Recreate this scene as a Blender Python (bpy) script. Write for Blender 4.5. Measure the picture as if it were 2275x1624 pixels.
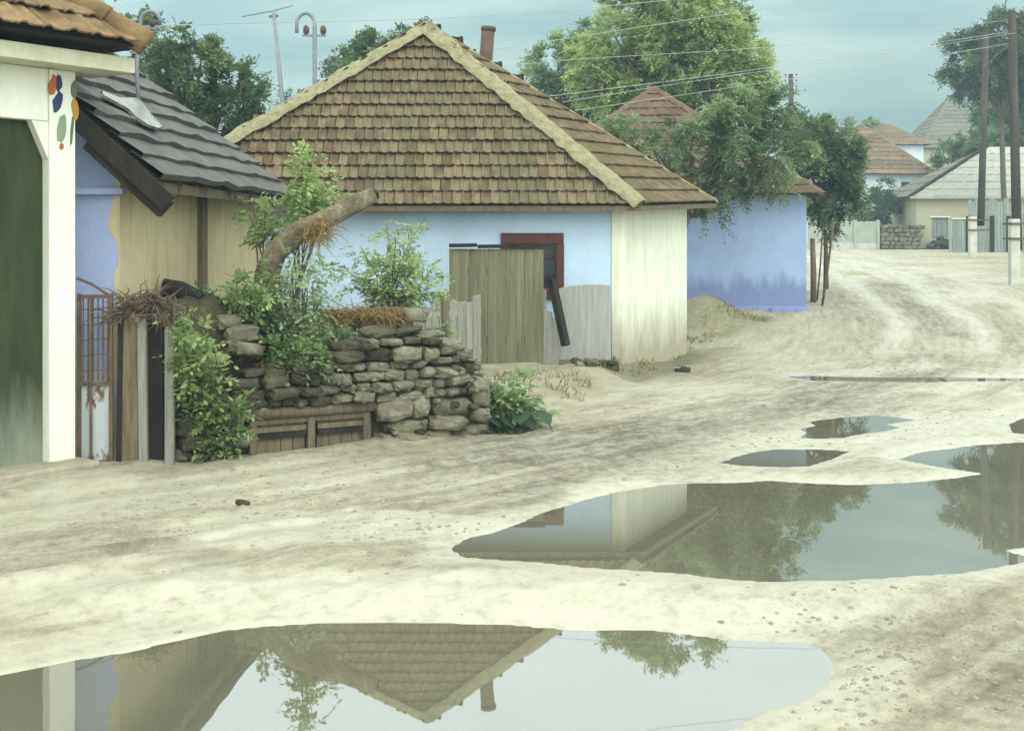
import bpy, math, random
import numpy as np
from mathutils import Vector, Matrix
from mathutils.geometry import tessellate_polygon

R = math.radians
random.seed(7)
scene = bpy.context.scene
for o in list(bpy.data.objects):
    bpy.data.objects.remove(o)

# ------------------------------------------------------------------ camera
F, CX, HY, CH = 2844.0, 1137.5, 535.0, 1.9
cam_d = bpy.data.cameras.new('camera')
cam = bpy.data.objects.new('camera', cam_d)
scene.collection.objects.link(cam)
cam.location = (0, 0, CH)
cam.rotation_euler = (R(90), 0, 0)
cam_d.sensor_width = 36.0
cam_d.lens = F / 2275.0 * 36.0
cam_d.shift_y = -(812.0 - HY) / 2275.0
cam_d.clip_start = 0.1
cam_d.clip_end = 4000
scene.camera = cam

# ------------------------------------------------------------------ sky, sun, exposure
SUN_EL, SUN_AZ = 52.0, 150.0          # azimuth measured clockwise from +Y
world = bpy.data.worlds.new('World')
scene.world = world
world.use_nodes = True
wn, wl = world.node_tree.nodes, world.node_tree.links
wn.clear()
w_out = wn.new('ShaderNodeOutputWorld')
w_bg = wn.new('ShaderNodeBackground')
w_sky = wn.new('ShaderNodeTexSky')
w_sky.sky_type = 'NISHITA'
w_sky.sun_disc = False
w_sky.sun_elevation = R(SUN_EL)
w_sky.sun_rotation = R(SUN_AZ)
w_sky.air_density = 1.2
w_sky.dust_density = 6.0
w_sky.ozone_density = 1.0
w_hs = wn.new('ShaderNodeHueSaturation')
w_hs.inputs['Saturation'].default_value = 0.22
w_hs.inputs['Value'].default_value = 1.0
w_tint = wn.new('ShaderNodeMixRGB')
w_tint.blend_type = 'MULTIPLY'
w_tint.inputs[0].default_value = 1.0
w_tint.inputs[2].default_value = (0.93, 1.0, 0.93, 1)
w_bg.inputs['Strength'].default_value = 0.15
wl.new(w_sky.outputs[0], w_hs.inputs['Color'])
wl.new(w_hs.outputs[0], w_tint.inputs[1])
w_cloud = wn.new('ShaderNodeMixRGB')          # even overcast veil over the blue
w_cloud.inputs[0].default_value = 0.8
w_cloud.inputs[2].default_value = (10.5, 11.0, 10.4, 1)
wl.new(w_tint.outputs[0], w_cloud.inputs[1])
wl.new(w_cloud.outputs[0], w_bg.inputs['Color'])
wl.new(w_bg.outputs[0], w_out.inputs['Surface'])

sun_d = bpy.data.lights.new('sun', 'SUN')
sun_d.energy = 0.7
sun_d.angle = R(35)
sun_d.color = (1.0, 0.97, 0.88)
sun = bpy.data.objects.new('sun', sun_d)
scene.collection.objects.link(sun)
sdir = Vector((math.sin(R(SUN_AZ)) * math.cos(R(SUN_EL)), math.cos(R(SUN_AZ)) * math.cos(R(SUN_EL)), math.sin(R(SUN_EL))))
sun.rotation_euler = (-sdir).to_track_quat('-Z', 'Y').to_euler()
sun.location = (0, 0, 60)

vs = scene.view_settings
vs.view_transform = 'Standard'
vs.look = 'None'
vs.exposure = 0.92
vs.gamma = 1.0
vs.use_curve_mapping = False
scene.render.engine = 'CYCLES'
scene.render.resolution_x, scene.render.resolution_y = 1024, 730
scene.cycles.max_bounces = 6
scene.cycles.diffuse_bounces = 3
scene.cycles.transparent_max_bounces = 8
scene.cycles.volume_bounces = 1

# ------------------------------------------------------------------ helpers
COL = scene.collection


def P(x, y, d):
    """photo position (2275 x 1624 grid) at depth d -> world"""
    return Vector(((x - CX) * d / F, d, CH - (y - HY) * d / F))


def G(x, y, z=0.0):
    """photo position lying on the level z"""
    return P(x, y, (CH - z) * F / (y - HY))


def tag(o, label=None, cat=None, group=None, kind=None):
    if label: o['label'] = label
    if cat: o['category'] = cat
    if group: o['group'] = group
    if kind: o['kind'] = kind
    return o


def thing(name, loc, label, cat, group=None):
    o = bpy.data.objects.new(name, None)
    o.empty_display_size = 0.2
    COL.objects.link(o)
    o.location = loc
    return tag(o, label, cat, group)


def link(name, me, parent=None):
    o = bpy.data.objects.new(name, me)
    COL.objects.link(o)
    if parent is not None:
        o.parent = parent
        if parent.type == 'EMPTY':
            o.matrix_parent_inverse = Matrix.Translation(-Vector(parent.location))
    return o


class MB:
    def __init__(s):
        s.v, s.f, s.t = [], [], []

    def add(s, verts, faces, tint=None):
        b = len(s.v)
        s.v += [tuple(p) for p in verts]
        s.f += [tuple(i + b for i in f) for f in faces]
        s.t += [tint if tint is not None else 0.5] * len(verts)
        return s

    def hexa(s, p, tint=None):
        """8 corners: bottom 4 (ccw) then top 4"""
        return s.add(p, [(3, 2, 1, 0), (4, 5, 6, 7), (0, 1, 5, 4), (1, 2, 6, 5), (2, 3, 7, 6), (3, 0, 4, 7)], tint)

    def box(s, c, size, ex=(1, 0, 0), ez=(0, 0, 1), tint=None):
        c = Vector(c); ex = Vector(ex).normalized(); ez = Vector(ez).normalized()
        ey = ez.cross(ex).normalized(); ez = ex.cross(ey)
        a, b, h = size[0] / 2, size[1] / 2, size[2] / 2
        pts = []
        for z in (-h, h):
            for x, y in ((-a, -b), (a, -b), (a, b), (-a, b)):
                pts.append(c + ex * x + ey * y + ez * z)
        return s.hexa(pts, tint)

    def bar(s, p, q, w, h=None, up=(0, 0, 1)):
        p, q = Vector(p), Vector(q)
        d = (q - p)
        if abs(d.normalized().dot(Vector(up))) > 0.97:
            up = (0, 1, 0)
        ex = d.normalized()
        ey = Vector(up).cross(ex).normalized()
        ez = ex.cross(ey)
        return s.box((p + q) / 2, (d.length, w, h or w), ex, ez)

    def tube(s, path, radii, n=8, cap=True, rough=0.0):
        path = [Vector(p) for p in path]
        if not hasattr(radii, '__len__'):
            radii = [radii] * len(path)
        b0 = None
        verts, faces = [], []
        prev = None
        for i, p in enumerate(path):
            t = (path[min(i + 1, len(path) - 1)] - path[max(i - 1, 0)]).normalized()
            if prev is None:
                a = Vector((0, 0, 1)) if abs(t.z) < 0.9 else Vector((1, 0, 0))
                u = t.cross(a).normalized()
            else:
                u = (prev - t * prev.dot(t)).normalized()
            prev = u
            w = t.cross(u)
            for k in range(n):
                an = 2 * math.pi * k / n
                r = radii[i] * (1 + rough * random.uniform(-1, 1))
                verts.append(p + (u * math.cos(an) + w * math.sin(an)) * r)
        for i in range(len(path) - 1):
            for k in range(n):
                a = i * n + k; c = i * n + (k + 1) % n
                faces.append((a, c, c + n, a + n))
        if cap:
            faces.append(tuple(range(n - 1, -1, -1)))
            m = (len(path) - 1) * n
            faces.append(tuple(range(m, m + n)))
        return s.add(verts, faces)

    def plate(s, outline, off):
        """flat outline (list of points) thickened by vector off"""
        off = Vector(off); o = [Vector(p) for p in outline]; n = len(o)
        v = o + [p + off for p in o]
        f = [tuple(range(n - 1, -1, -1)), tuple(range(n, 2 * n))]
        f += [(i, (i + 1) % n, n + (i + 1) % n, n + i) for i in range(n)]
        return s.add(v, f)

    def mesh(s, name, mat=None, smooth=False):
        me = bpy.data.meshes.new(name)
        me.from_pydata(s.v, [], s.f)
        me.validate()
        if mat: me.materials.append(mat)
        if smooth:
            me.polygons.foreach_set('use_smooth', [True] * len(me.polygons))
        return me

    def build(s, name, mat, parent=None, smooth=False, bevel=0.0):
        o = link(name, s.mesh(name, mat, smooth), parent)
        if bevel:
            m = o.modifiers.new('bevel', 'BEVEL')
            m.width = bevel; m.segments = 2; m.limit_method = 'ANGLE'
        return o


def np_mesh(name, verts, quads, mat, tint=None):
    me = bpy.data.meshes.new(name)
    nv, nf = len(verts), len(quads)
    me.vertices.add(nv)
    me.vertices.foreach_set('co', np.asarray(verts, np.float32).ravel())
    me.loops.add(nf * 4)
    me.loops.foreach_set('vertex_index', np.asarray(quads, np.int32).ravel())
    me.polygons.add(nf)
    me.polygons.foreach_set('loop_start', np.arange(0, nf * 4, 4, dtype=np.int32))
    me.update(calc_edges=True)
    if tint is not None:
        a = me.attributes.new('tint', 'FLOAT', 'POINT')
        a.data.foreach_set('value', np.asarray(tint, np.float32))
    me.materials.append(mat)
    return me


# ---- numpy noise
def _hash(ix, iy, seed):
    h = (ix.astype(np.int64) * 374761393 + iy.astype(np.int64) * 668265263 + seed * 1442695041) & 0xffffffff
    h = ((h ^ (h >> 13)) * 1274126177) & 0xffffffff
    return ((h ^ (h >> 16)) & 0xffff) / 65535.0


def vnoise(x, y, seed=0):
    x = np.asarray(x, float); y = np.asarray(y, float)
    ix, iy = np.floor(x), np.floor(y)
    fx, fy = x - ix, y - iy
    fx = fx * fx * (3 - 2 * fx); fy = fy * fy * (3 - 2 * fy)
    a = _hash(ix, iy, seed); b = _hash(ix + 1, iy, seed)
    c = _hash(ix, iy + 1, seed); d = _hash(ix + 1, iy + 1, seed)
    return (a * (1 - fx) + b * fx) * (1 - fy) + (c * (1 - fx) + d * fx) * fy - 0.5


def fbm(x, y, seed=0, oct=4, gain=0.5):
    s, a = 0, 1.0
    for k in range(oct):
        s = s + a * vnoise(x, y, seed + 11 * k)
        x, y, a = x * 2.03 + 3.1, y * 2.03 + 1.7, a * gain
    return s


def sstep(a, b, x):
    t = np.clip((x - a) / (b - a), 0, 1)
    return t * t * (3 - 2 * t)


# ------------------------------------------------------------------ materials
MATS = {}


class NT:
    def __init__(s, name):
        s.m = bpy.data.materials.new(name)
        s.m.use_nodes = True
        s.nt = s.m.node_tree
        s.n, s.l = s.nt.nodes, s.nt.links
        s.bsdf = s.n['Principled BSDF']

    def new(s, t, **kw):
        n = s.n.new(t)
        for k, v in kw.items():
            setattr(n, k, v)
        return n

    def put(s, a, b):
        s.l.new(a, b)

    def pos(s):
        return s.new('ShaderNodeNewGeometry').outputs['Position']

    def mapping(s, vec, scale=(1, 1, 1)):
        m = s.new('ShaderNodeMapping')
        m.inputs['Scale'].default_value = scale
        s.put(vec, m.inputs['Vector'])
        return m.outputs[0]

    def noise(s, vec, scale, detail=4, rough=0.55, dist=0.0):
        n = s.new('ShaderNodeTexNoise')
        n.inputs['Scale'].default_value = scale
        n.inputs['Detail'].default_value = detail
        n.inputs['Roughness'].default_value = rough
        n.inputs['Distortion'].default_value = dist
        s.put(vec, n.inputs['Vector'])
        return n.outputs['Fac']

    def ramp(s, fac, stops):
        r = s.new('ShaderNodeValToRGB')
        e = r.color_ramp.elements
        while len(e) < len(stops):
            e.new(0.5)
        for k, (p, c) in enumerate(stops):
            e[k].position = p
            e[k].color = (c[0], c[1], c[2], 1) if hasattr(c, '__len__') else (c, c, c, 1)
        s.put(fac, r.inputs[0])
        return r.outputs[0]

    def mix(s, fac, a, b, mode='MIX'):
        m = s.new('ShaderNodeMixRGB', blend_type=mode)
        for i, v in ((0, fac), (1, a), (2, b)):
            if hasattr(v, 'links') or hasattr(v, 'is_linked'):
                s.put(v, m.inputs[i])
            elif hasattr(v, '__len__'):
                m.inputs[i].default_value = (v[0], v[1], v[2], 1)
            else:
                m.inputs[i].default_value = v
        return m.outputs[0]

    def math(s, op, a, b=0.5):
        m = s.new('ShaderNodeMath', operation=op)
        for i, v in ((0, a), (1, b)):
            if hasattr(v, 'is_linked'):
                s.put(v, m.inputs[i])
            else:
                m.inputs[i].default_value = v
        return m.outputs[0]

    def bump(s, h, strength=0.3, dist=0.02):
        b = s.new('ShaderNodeBump')
        b.inputs['Strength'].default_value = strength
        b.inputs['Distance'].default_value = dist
        s.put(h, b.inputs['Height'])
        s.put(b.outputs[0], s.bsdf.inputs['Normal'])

    def color(s, c):
        s.put(c, s.bsdf.inputs['Base Color'])

    def rough(s, v):
        if hasattr(v, 'is_linked'):
            s.put(v, s.bsdf.inputs['Roughness'])
        else:
            s.bsdf.inputs['Roughness'].default_value = v


def simple(name, c1, c2, scale=4.0, rough=0.85, stretch=(1, 1, 1), bump=0.25, bdist=0.01, c3=None, metal=0.0, rnd=0.0):
    if name in MATS: return MATS[name]
    t = NT(name)
    v = t.mapping(t.pos(), stretch)
    n1 = t.noise(v, scale, 6, 0.62)
    n2 = t.noise(v, scale * 6.3, 4, 0.6)
    f = t.math('ADD', t.math('MULTIPLY', n1, 0.65), t.math('MULTIPLY', n2, 0.35))
    stops = [(0.36, c1), (0.62, c2)]
    if c3: stops = [(0.33, c1), (0.5, c2), (0.66, c3)]
    c = t.ramp(f, stops)
    if rnd:
        oi = t.new('ShaderNodeObjectInfo')
        k = t.math('ADD', t.math('MULTIPLY', oi.outputs['Random'], 2 * rnd), 1 - rnd)
        cc = t.new('ShaderNodeCombineXYZ')
        for i in range(3): t.put(k, cc.inputs[i])
        c = t.mix(1.0, c, cc.outputs[0], 'MULTIPLY')
    t.color(c)
    t.rough(rough)
    t.bsdf.inputs['Metallic'].default_value = metal
    t.bsdf.inputs['Specular IOR Level'].default_value = 0.25
    if bump: t.bump(f, bump, bdist)
    MATS[name] = t.m
    return t.m


def limewash(name, base, stain, low, zlow, zhigh, streak=0.35):
    """lime-washed plaster: faint streaks, splashed dirt along the foot"""
    t = NT(name)
    p = t.pos()
    n1 = t.noise(p, 1.6, 5, 0.6)
    n2 = t.noise(t.mapping(p, (9, 9, 0.9)), 1.0, 5, 0.65)
    n3 = t.noise(p, 26, 4, 0.6)
    c = t.mix(t.ramp(n1, [(0.35, 0.0), (0.65, 0.8)]), base, [b * 0.86 for b in base])
    c = t.mix(t.ramp(t.noise(p, 7, 6, 0.7), [(0.5, 0.0), (0.66, 0.35)]), c, [b * 0.8 for b in base])
    c = t.mix(t.ramp(n2, [(0.5, 0.0), (0.72, streak)]), c, stain)
    sx = t.new('ShaderNodeSeparateXYZ'); t.put(p, sx.inputs[0])
    z = t.math('ADD', sx.outputs['Z'], t.math('MULTIPLY', t.math('SUBTRACT', t.noise(t.mapping(p, (3, 3, 0.7)), 1.3, 5, 0.7), 0.5), 1.1))
    mr = t.new('ShaderNodeMapRange')
    mr.inputs['From Min'].default_value = zlow; mr.inputs['From Max'].default_value = zhigh
    mr.inputs['To Min'].default_value = 0.85; mr.inputs['To Max'].default_value = 0.0
    t.put(z, mr.inputs['Value'])
    c = t.mix(mr.outputs[0], c, low)
    t.color(c); t.rough(0.92)
    t.bsdf.inputs['Specular IOR Level'].default_value = 0.15
    t.bump(t.math('ADD', n3, t.math('MULTIPLY', n1, 2.0)), 0.35, 0.02)
    return t.m


def tile_mat(name, cols, moss, mossamt=0.5, rnd=0.3):
    t = NT(name)
    p = t.pos()
    n0 = t.noise(p, 5.0, 2, 0.5)
    oi = t.new('ShaderNodeObjectInfo')
    k = t.math('ADD', t.math('MULTIPLY', n0, 0.75), t.math('MULTIPLY', oi.outputs['Random'], rnd))
    c = t.ramp(k, [(0.25, cols[0]), (0.42, cols[1]), (0.58, cols[2])])
    n1 = t.noise(p, 1.1, 5, 0.65)
    n2 = t.noise(p, 22, 5, 0.7)
    m = t.math('ADD', t.math('MULTIPLY', n1, 0.6), t.math('MULTIPLY', n2, 0.4))
    c = t.mix(t.ramp(m, [(0.42, 0.0), (0.6, mossamt)]), c, moss)
    t.color(c); t.rough(0.93)
    t.bsdf.inputs['Specular IOR Level'].default_value = 0.12
    t.bump(n2, 0.5, 0.012)
    return t.m


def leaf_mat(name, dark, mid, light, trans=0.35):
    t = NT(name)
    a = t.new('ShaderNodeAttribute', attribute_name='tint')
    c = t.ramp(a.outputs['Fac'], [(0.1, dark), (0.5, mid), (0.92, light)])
    t.color(c); t.rough(0.6)
    t.bsdf.inputs['Specular IOR Level'].default_value = 0.3
    tr = t.new('ShaderNodeBsdfTranslucent')
    t.put(c, tr.inputs['Color'])
    mx = t.new('ShaderNodeMixShader')
    mx.inputs[0].default_value = trans
    t.put(t.bsdf.outputs[0], mx.inputs[1]); t.put(tr.outputs[0], mx.inputs[2])
    t.put(mx.outputs[0], t.n['Material Output'].inputs['Surface'])
    return t.m


M_white = limewash('blue_white_limewash', (0.46, 0.60, 0.74), (0.39, 0.52, 0.66), (0.34, 0.32, 0.24), 0.05, 0.75, 0.3)
M_cream = limewash('cream_limewash', (0.68, 0.70, 0.58), (0.50, 0.50, 0.36), (0.27, 0.235, 0.155), 0.30, 1.05, 0.65)
M_purple = limewash('violet_blue_limewash', (0.30, 0.395, 0.585), (0.24, 0.33, 0.51), (0.15, 0.19, 0.35), 0.9, 1.25, 0.3)
M_bluewall = limewash('pale_violet_limewash', (0.28, 0.34, 0.52), (0.22, 0.26, 0.42), (0.40, 0.36, 0.25), 0.4, 1.0, 0.3)
M_clay = limewash('ochre_clay_plaster', (0.45, 0.385, 0.23), (0.30, 0.24, 0.13), (0.27, 0.215, 0.12), 0.6, 1.15, 0.75)
M_tile = tile_mat('weathered_clay_tile', [(0.072, 0.058, 0.038), (0.115, 0.072, 0.045), (0.175, 0.135, 0.077)], (0.088, 0.086, 0.046), 0.85)
M_tile_red = tile_mat('red_clay_tile', [(0.075, 0.047, 0.034), (0.11, 0.064, 0.044), (0.15, 0.095, 0.062)], (0.085, 0.078, 0.048), 0.6)
M_tile_gate = tile_mat('gate_clay_tile', [(0.10, 0.062, 0.033), (0.17, 0.10, 0.048), (0.25, 0.165, 0.08)], (0.09, 0.075, 0.045), 0.7)
M_tile_orange = tile_mat('orange_clay_tile', [(0.09, 0.065, 0.042), (0.15, 0.092, 0.058), (0.22, 0.15, 0.09)], (0.10, 0.095, 0.06), 0.7, 0.35)
M_tile_grey = tile_mat('grey_shingle', [(0.10, 0.105, 0.085), (0.13, 0.13, 0.10), (0.17, 0.16, 0.12)], (0.12, 0.13, 0.09), 0.5)
M_mortar = simple('lichen_mortar', (0.12, 0.112, 0.06), (0.22, 0.205, 0.115), 11, 0.95, c3=(0.29, 0.27, 0.16), bump=1.0, bdist=0.02)
M_felt = simple('grey_roofing_felt', (0.05, 0.052, 0.048), (0.085, 0.085, 0.077), 3.0, 0.85, c3=(0.12, 0.116, 0.10), bump=0.35)
M_darkwood = simple('tarred_dark_wood', (0.008, 0.007, 0.006), (0.028, 0.023, 0.017), 5, 0.85, (1, 1, 0.3), 0.4)
M_wood = simple('weathered_brown_wood', (0.07, 0.055, 0.035), (0.17, 0.135, 0.085), 7, 0.9, (5, 5, 0.35), 0.5, rnd=0.15)
M_greywood = simple('weathered_grey_wood', (0.16, 0.16, 0.135), (0.30, 0.295, 0.25), 7, 0.9, (5, 5, 0.3), 0.5, rnd=0.14)
M_olive = simple('faded_olive_boards', (0.085, 0.088, 0.05), (0.17, 0.165, 0.098), 5, 0.85, (5, 5, 0.22), 0.4, rnd=0.12)
M_redframe = simple('red_brown_paint', (0.055, 0.02, 0.014), (0.09, 0.032, 0.021), 8, 0.6, bump=0.15)
M_glass = simple('dark_window_glass', (0.02, 0.025, 0.03), (0.04, 0.05, 0.055), 2, 0.08, bump=0)
M_pipe = simple('rusty_stove_pipe', (0.05, 0.035, 0.028), (0.12, 0.075, 0.055), 8, 0.75, bump=0.2)
M_stone = simple('grey_fieldstone', (0.07, 0.066, 0.042), (0.135, 0.125, 0.085), 6, 0.93, c3=(0.22, 0.205, 0.15), bump=0.8, bdist=0.025, rnd=0.25)
M_mossstone = simple('mossy_dark_fieldstone', (0.02, 0.018, 0.01), (0.05, 0.044, 0.026), 5, 0.95, c3=(0.10, 0.09, 0.056), bump=0.9, bdist=0.03, rnd=0.25)
M_soil = simple('mossy_bank_soil', (0.02, 0.018, 0.01), (0.05, 0.042, 0.023), 5, 0.97, c3=(0.08, 0.073, 0.034), bump=1.0, bdist=0.05)
M_straw = simple('dry_yellow_straw', (0.15, 0.10, 0.035), (0.28, 0.19, 0.07), 20, 0.9, bump=0)
M_twig = simple('dead_brushwood', (0.07, 0.048, 0.036), (0.16, 0.115, 0.08), 12, 0.9, bump=0)
M_bark = simple('grey_brown_bark', (0.05, 0.042, 0.03), (0.12, 0.10, 0.07), 8, 0.95, (1, 1, 0.4), 0.7, 0.02)
M_log = simple('bare_dead_log', (0.035, 0.03, 0.02), (0.11, 0.092, 0.058), 4, 0.9, c3=(0.25, 0.215, 0.14), bump=0.5, bdist=0.02)
M_paint_w = simple('cream_gate_paint', (0.60, 0.62, 0.52), (0.70, 0.72, 0.62), 3, 0.75, (2, 2, 0.6), 0.15)
M_fascia = simple('stained_fascia_paint', (0.44, 0.43, 0.30), (0.58, 0.57, 0.42), 4, 0.75, bump=0.15)
M_step = simple('worn_concrete_step', (0.22, 0.195, 0.14), (0.34, 0.31, 0.23), 6, 0.9, bump=0.4)
M_sheet = simple('pale_blue_sheet_metal', (0.26, 0.31, 0.33), (0.37, 0.42, 0.43), 4, 0.55, bump=0.1)
M_rust = simple('rusted_iron', (0.06, 0.04, 0.025), (0.15, 0.10, 0.06), 14, 0.85, bump=0.3)
M_concrete = simple('grey_concrete', (0.36, 0.36, 0.31), (0.50, 0.50, 0.44), 4, 0.9, bump=0.3)
M_pole = simple('creosoted_pole', (0.035, 0.03, 0.027), (0.08, 0.068, 0.056), 6, 0.9, (1, 1, 0.15), 0.5)
M_wire = simple('bare_bright_wire', (0.26, 0.28, 0.27), (0.33, 0.35, 0.34), 3, 0.5, bump=0)
M_steel = simple('grey_steel_tube', (0.14, 0.16, 0.17), (0.20, 0.22, 0.23), 5, 0.5, bump=0)
M_porcelain = simple('brown_insulator', (0.05, 0.03, 0.025), (0.09, 0.055, 0.04), 5, 0.3, bump=0)
M_tarp = simple('white_lime_flashing', (0.20, 0.205, 0.19), (0.36, 0.365, 0.34), 9, 0.9, bump=0.8)
M_beige = limewash('beige_plaster', (0.40, 0.38, 0.26), (0.33, 0.30, 0.20), (0.30, 0.27, 0.18), 1.4, 2.1, 0.3)
M_farwhite = limewash('far_blue_limewash', (0.60, 0.68, 0.74), (0.5, 0.58, 0.65), (0.4, 0.42, 0.42), 1.3, 2.0, 0.2)
M_slate = simple('pale_asbestos_slate', (0.25, 0.26, 0.21), (0.38, 0.385, 0.31), 5, 0.9, bump=0.3, rnd=0.1)
M_greenfence = simple('grey_green_concrete_panel', (0.26, 0.30, 0.24), (0.35, 0.38, 0.30), 3, 0.9, bump=0.2)
M_greygreen = simple('grey_green_painted_wood', (0.15, 0.19, 0.165), (0.24, 0.27, 0.24), 6, 0.8, (3, 3, 0.3), 0.2, rnd=0.12)
M_roofpanel = simple('grey_board_sheet', (0.22, 0.225, 0.20), (0.33, 0.33, 0.30), 6, 0.9, (4, 4, 0.3), 0.4)

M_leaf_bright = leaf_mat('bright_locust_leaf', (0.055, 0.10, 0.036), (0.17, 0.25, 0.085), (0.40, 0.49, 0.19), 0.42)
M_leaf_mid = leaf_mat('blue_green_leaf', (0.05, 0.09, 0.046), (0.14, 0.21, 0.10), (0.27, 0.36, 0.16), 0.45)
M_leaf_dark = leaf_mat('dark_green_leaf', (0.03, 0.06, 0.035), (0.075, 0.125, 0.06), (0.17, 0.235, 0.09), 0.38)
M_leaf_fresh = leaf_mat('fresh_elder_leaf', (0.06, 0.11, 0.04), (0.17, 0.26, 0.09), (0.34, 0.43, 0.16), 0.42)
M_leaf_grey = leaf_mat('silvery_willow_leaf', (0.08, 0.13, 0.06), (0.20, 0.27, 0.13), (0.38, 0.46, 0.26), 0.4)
M_grass = leaf_mat('dusty_verge_grass', (0.10, 0.10, 0.035), (0.19, 0.18, 0.075), (0.30, 0.29, 0.13), 0.3)


# gate leaf: dark green paint gone chalky towards the foot
def gate_green():
    t = NT('chalky_green_gate_paint')
    p = t.pos()
    sx = t.new('ShaderNodeSeparateXYZ'); t.put(p, sx.inputs[0])
    n = t.noise(t.mapping(p, (6, 6, 1.2)), 1.5, 5, 0.65)
    z = t.math('ADD', sx.outputs['Z'], t.math('MULTIPLY', t.math('SUBTRACT', n, 0.5), 0.8))
    f = t.ramp(z, [(0.12, 0.75), (0.75, 0.0)])
    c = t.mix(t.ramp(n, [(0.35, 0.0), (0.7, 1.0)]), (0.024, 0.036, 0.015), (0.042, 0.056, 0.025))
    c = t.mix(f, c, (0.24, 0.26, 0.20))
    t.color(c); t.rough(0.8); t.bump(n, 0.1, 0.01)
    t.bsdf.inputs['Specular IOR Level'].default_value = 0.15
    return t.m


M_gate = gate_green()


def sheet_wicket():
    t = NT('rust_blotched_blue_sheet')
    p = t.pos()
    n = t.noise(t.mapping(p, (5, 5, 2)), 2.2, 5, 0.6)
    c = t.mix(t.ramp(n, [(0.55, 0.0), (0.63, 1.0)]), (0.34, 0.39, 0.39), (0.09, 0.05, 0.025))
    t.color(c); t.rough(0.6)
    return t.m


M_sheet = sheet_wicket()


def ground_mat():
    t = NT('wet_pale_mud')
    uv = t.new('ShaderNodeUVMap'); uv.uv_map = 'track'
    a = t.new('ShaderNodeAttribute', attribute_name='gmask')
    sp = t.new('ShaderNodeSeparateColor'); t.put(a.outputs['Color'], sp.inputs[0])
    wet, grass = sp.outputs[0], sp.outputs[1]
    p = t.pos()
    st = t.noise(t.mapping(uv.outputs[0], (7.0, 0.8, 1)), 1.0, 6, 0.65, 0.3)
    n1 = t.noise(t.mapping(p, (0.8, 1.0, 1)), 0.7, 5, 0.6)
    n2 = t.noise(t.mapping(p, (1, .8, 1)), 9, 9, 0.75)
    n3 = t.noise(p, 48, 4, 0.65)
    f = t.math('ADD', t.math('MULTIPLY', st, 0.42), t.math('ADD', t.math('MULTIPLY', n2, 0.38), t.math('MULTIPLY', n1, 0.20)))
    c = t.ramp(f, [(0.38, (0.155, 0.138, 0.09)), (0.45, (0.26, 0.237, 0.16)), (0.53, (0.335, 0.308, 0.215)), (0.63, (0.41, 0.385, 0.285))])
    rgh = sp.outputs[2]
    c = t.mix(t.math('MULTIPLY', rgh, t.ramp(t.math('ADD', t.math('MULTIPLY', n2, .6), t.math('MULTIPLY', st, .4)), [(0.42, 1.0), (0.56, 0.15)])), c, (0.128, 0.113, 0.075))
    c = t.mix(t.ramp(n3, [(0.55, 0.0), (0.65, 0.6)]), c, (0.15, 0.135, 0.09))
    # pale silt in the wet hollows, with the sky's sheen painted into its colour
    c = t.mix(t.math('MULTIPLY', wet, t.ramp(n2, [(0.38, 0.25), (0.56, 0.8)])), c, (0.37, 0.352, 0.268))
    c = t.mix(t.math('MULTIPLY', grass, t.ramp(n2, [(0.35, 0.25), (0.62, 0.95)])), c, (0.135, 0.125, 0.06))  # grass mask, including the dirt and painted shade strip beside the house
    t.color(c)
    r = t.math('SUBTRACT', 0.88, t.math('MULTIPLY', wet, t.ramp(f, [(0.36, 0.25), (0.54, 0.62)])))
    t.rough(r)
    t.bsdf.inputs['Specular IOR Level'].default_value = 0.4
    h = t.math('ADD', t.math('MULTIPLY', n2, 0.7), t.math('ADD', t.math('MULTIPLY', n3, 0.35), t.math('MULTIPLY', st, 0.5)))
    b = t.new('ShaderNodeBump')
    b.inputs['Distance'].default_value = 0.09
    t.put(t.math('SUBTRACT', t.math('ADD', 0.6, t.math('MULTIPLY', rgh, 0.4)), t.math('MULTIPLY', wet, 0.5)), b.inputs['Strength'])
    t.put(h, b.inputs['Height']); t.put(b.outputs[0], t.bsdf.inputs['Normal'])
    return t.m


M_ground = ground_mat()


def water_mat():
    t = NT('still_muddy_water')
    n = t.noise(t.pos(), 0.8, 3, 0.5)
    t.color(t.ramp(n, [(0.3, (0.10, 0.095, 0.062)), (0.7, (0.125, 0.118, 0.08))]))
    t.rough(0.015)
    t.bsdf.inputs['IOR'].default_value = 2.5
    n2 = t.noise(t.mapping(t.pos(), (3.0, 1.2, 1)), 1.5, 2, 0.5)
    t.bump(n2, 0.02, 0.01)
    return t.m


M_water = water_mat()


def hill_mat():
    t = NT('grassy_hillside')
    p = t.pos()
    n1 = t.noise(t.mapping(p, (0.004, 0.012, 0.035)), 1.0, 6, 0.65, 0.4)
    n2 = t.noise(t.mapping(p, (0.05, 0.03, 0.05)), 1.0, 4, 0.6)
    w = t.new('ShaderNodeTexWave'); w.inputs['Scale'].default_value = 1.0; w.inputs['Distortion'].default_value = 6.0; w.inputs['Detail'].default_value = 3.0
    t.put(t.mapping(p, (0.004, 0.002, 0.03)), w.inputs['Vector'])
    f = t.math('ADD', t.math('MULTIPLY', n1, 0.62), t.math('ADD', t.math('MULTIPLY', n2, 0.22), t.math('MULTIPLY', w.outputs['Fac'], 0.12)))
    c = t.ramp(f, [(0.38, (0.07, 0.11, 0.10)), (0.49, (0.105, 0.145, 0.125)), (0.60, (0.165, 0.195, 0.16))])
    t.color(c); t.rough(0.95)
    return t.m


M_hill = hill_mat()

# ------------------------------------------------------------------ puddle outlines (level z = 0)
def z8(pts):
    return [((1400 + x / 2.4989) / 1.01538, (700 + y / 2.4985) / 1.01538) for x, y in pts]


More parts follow.
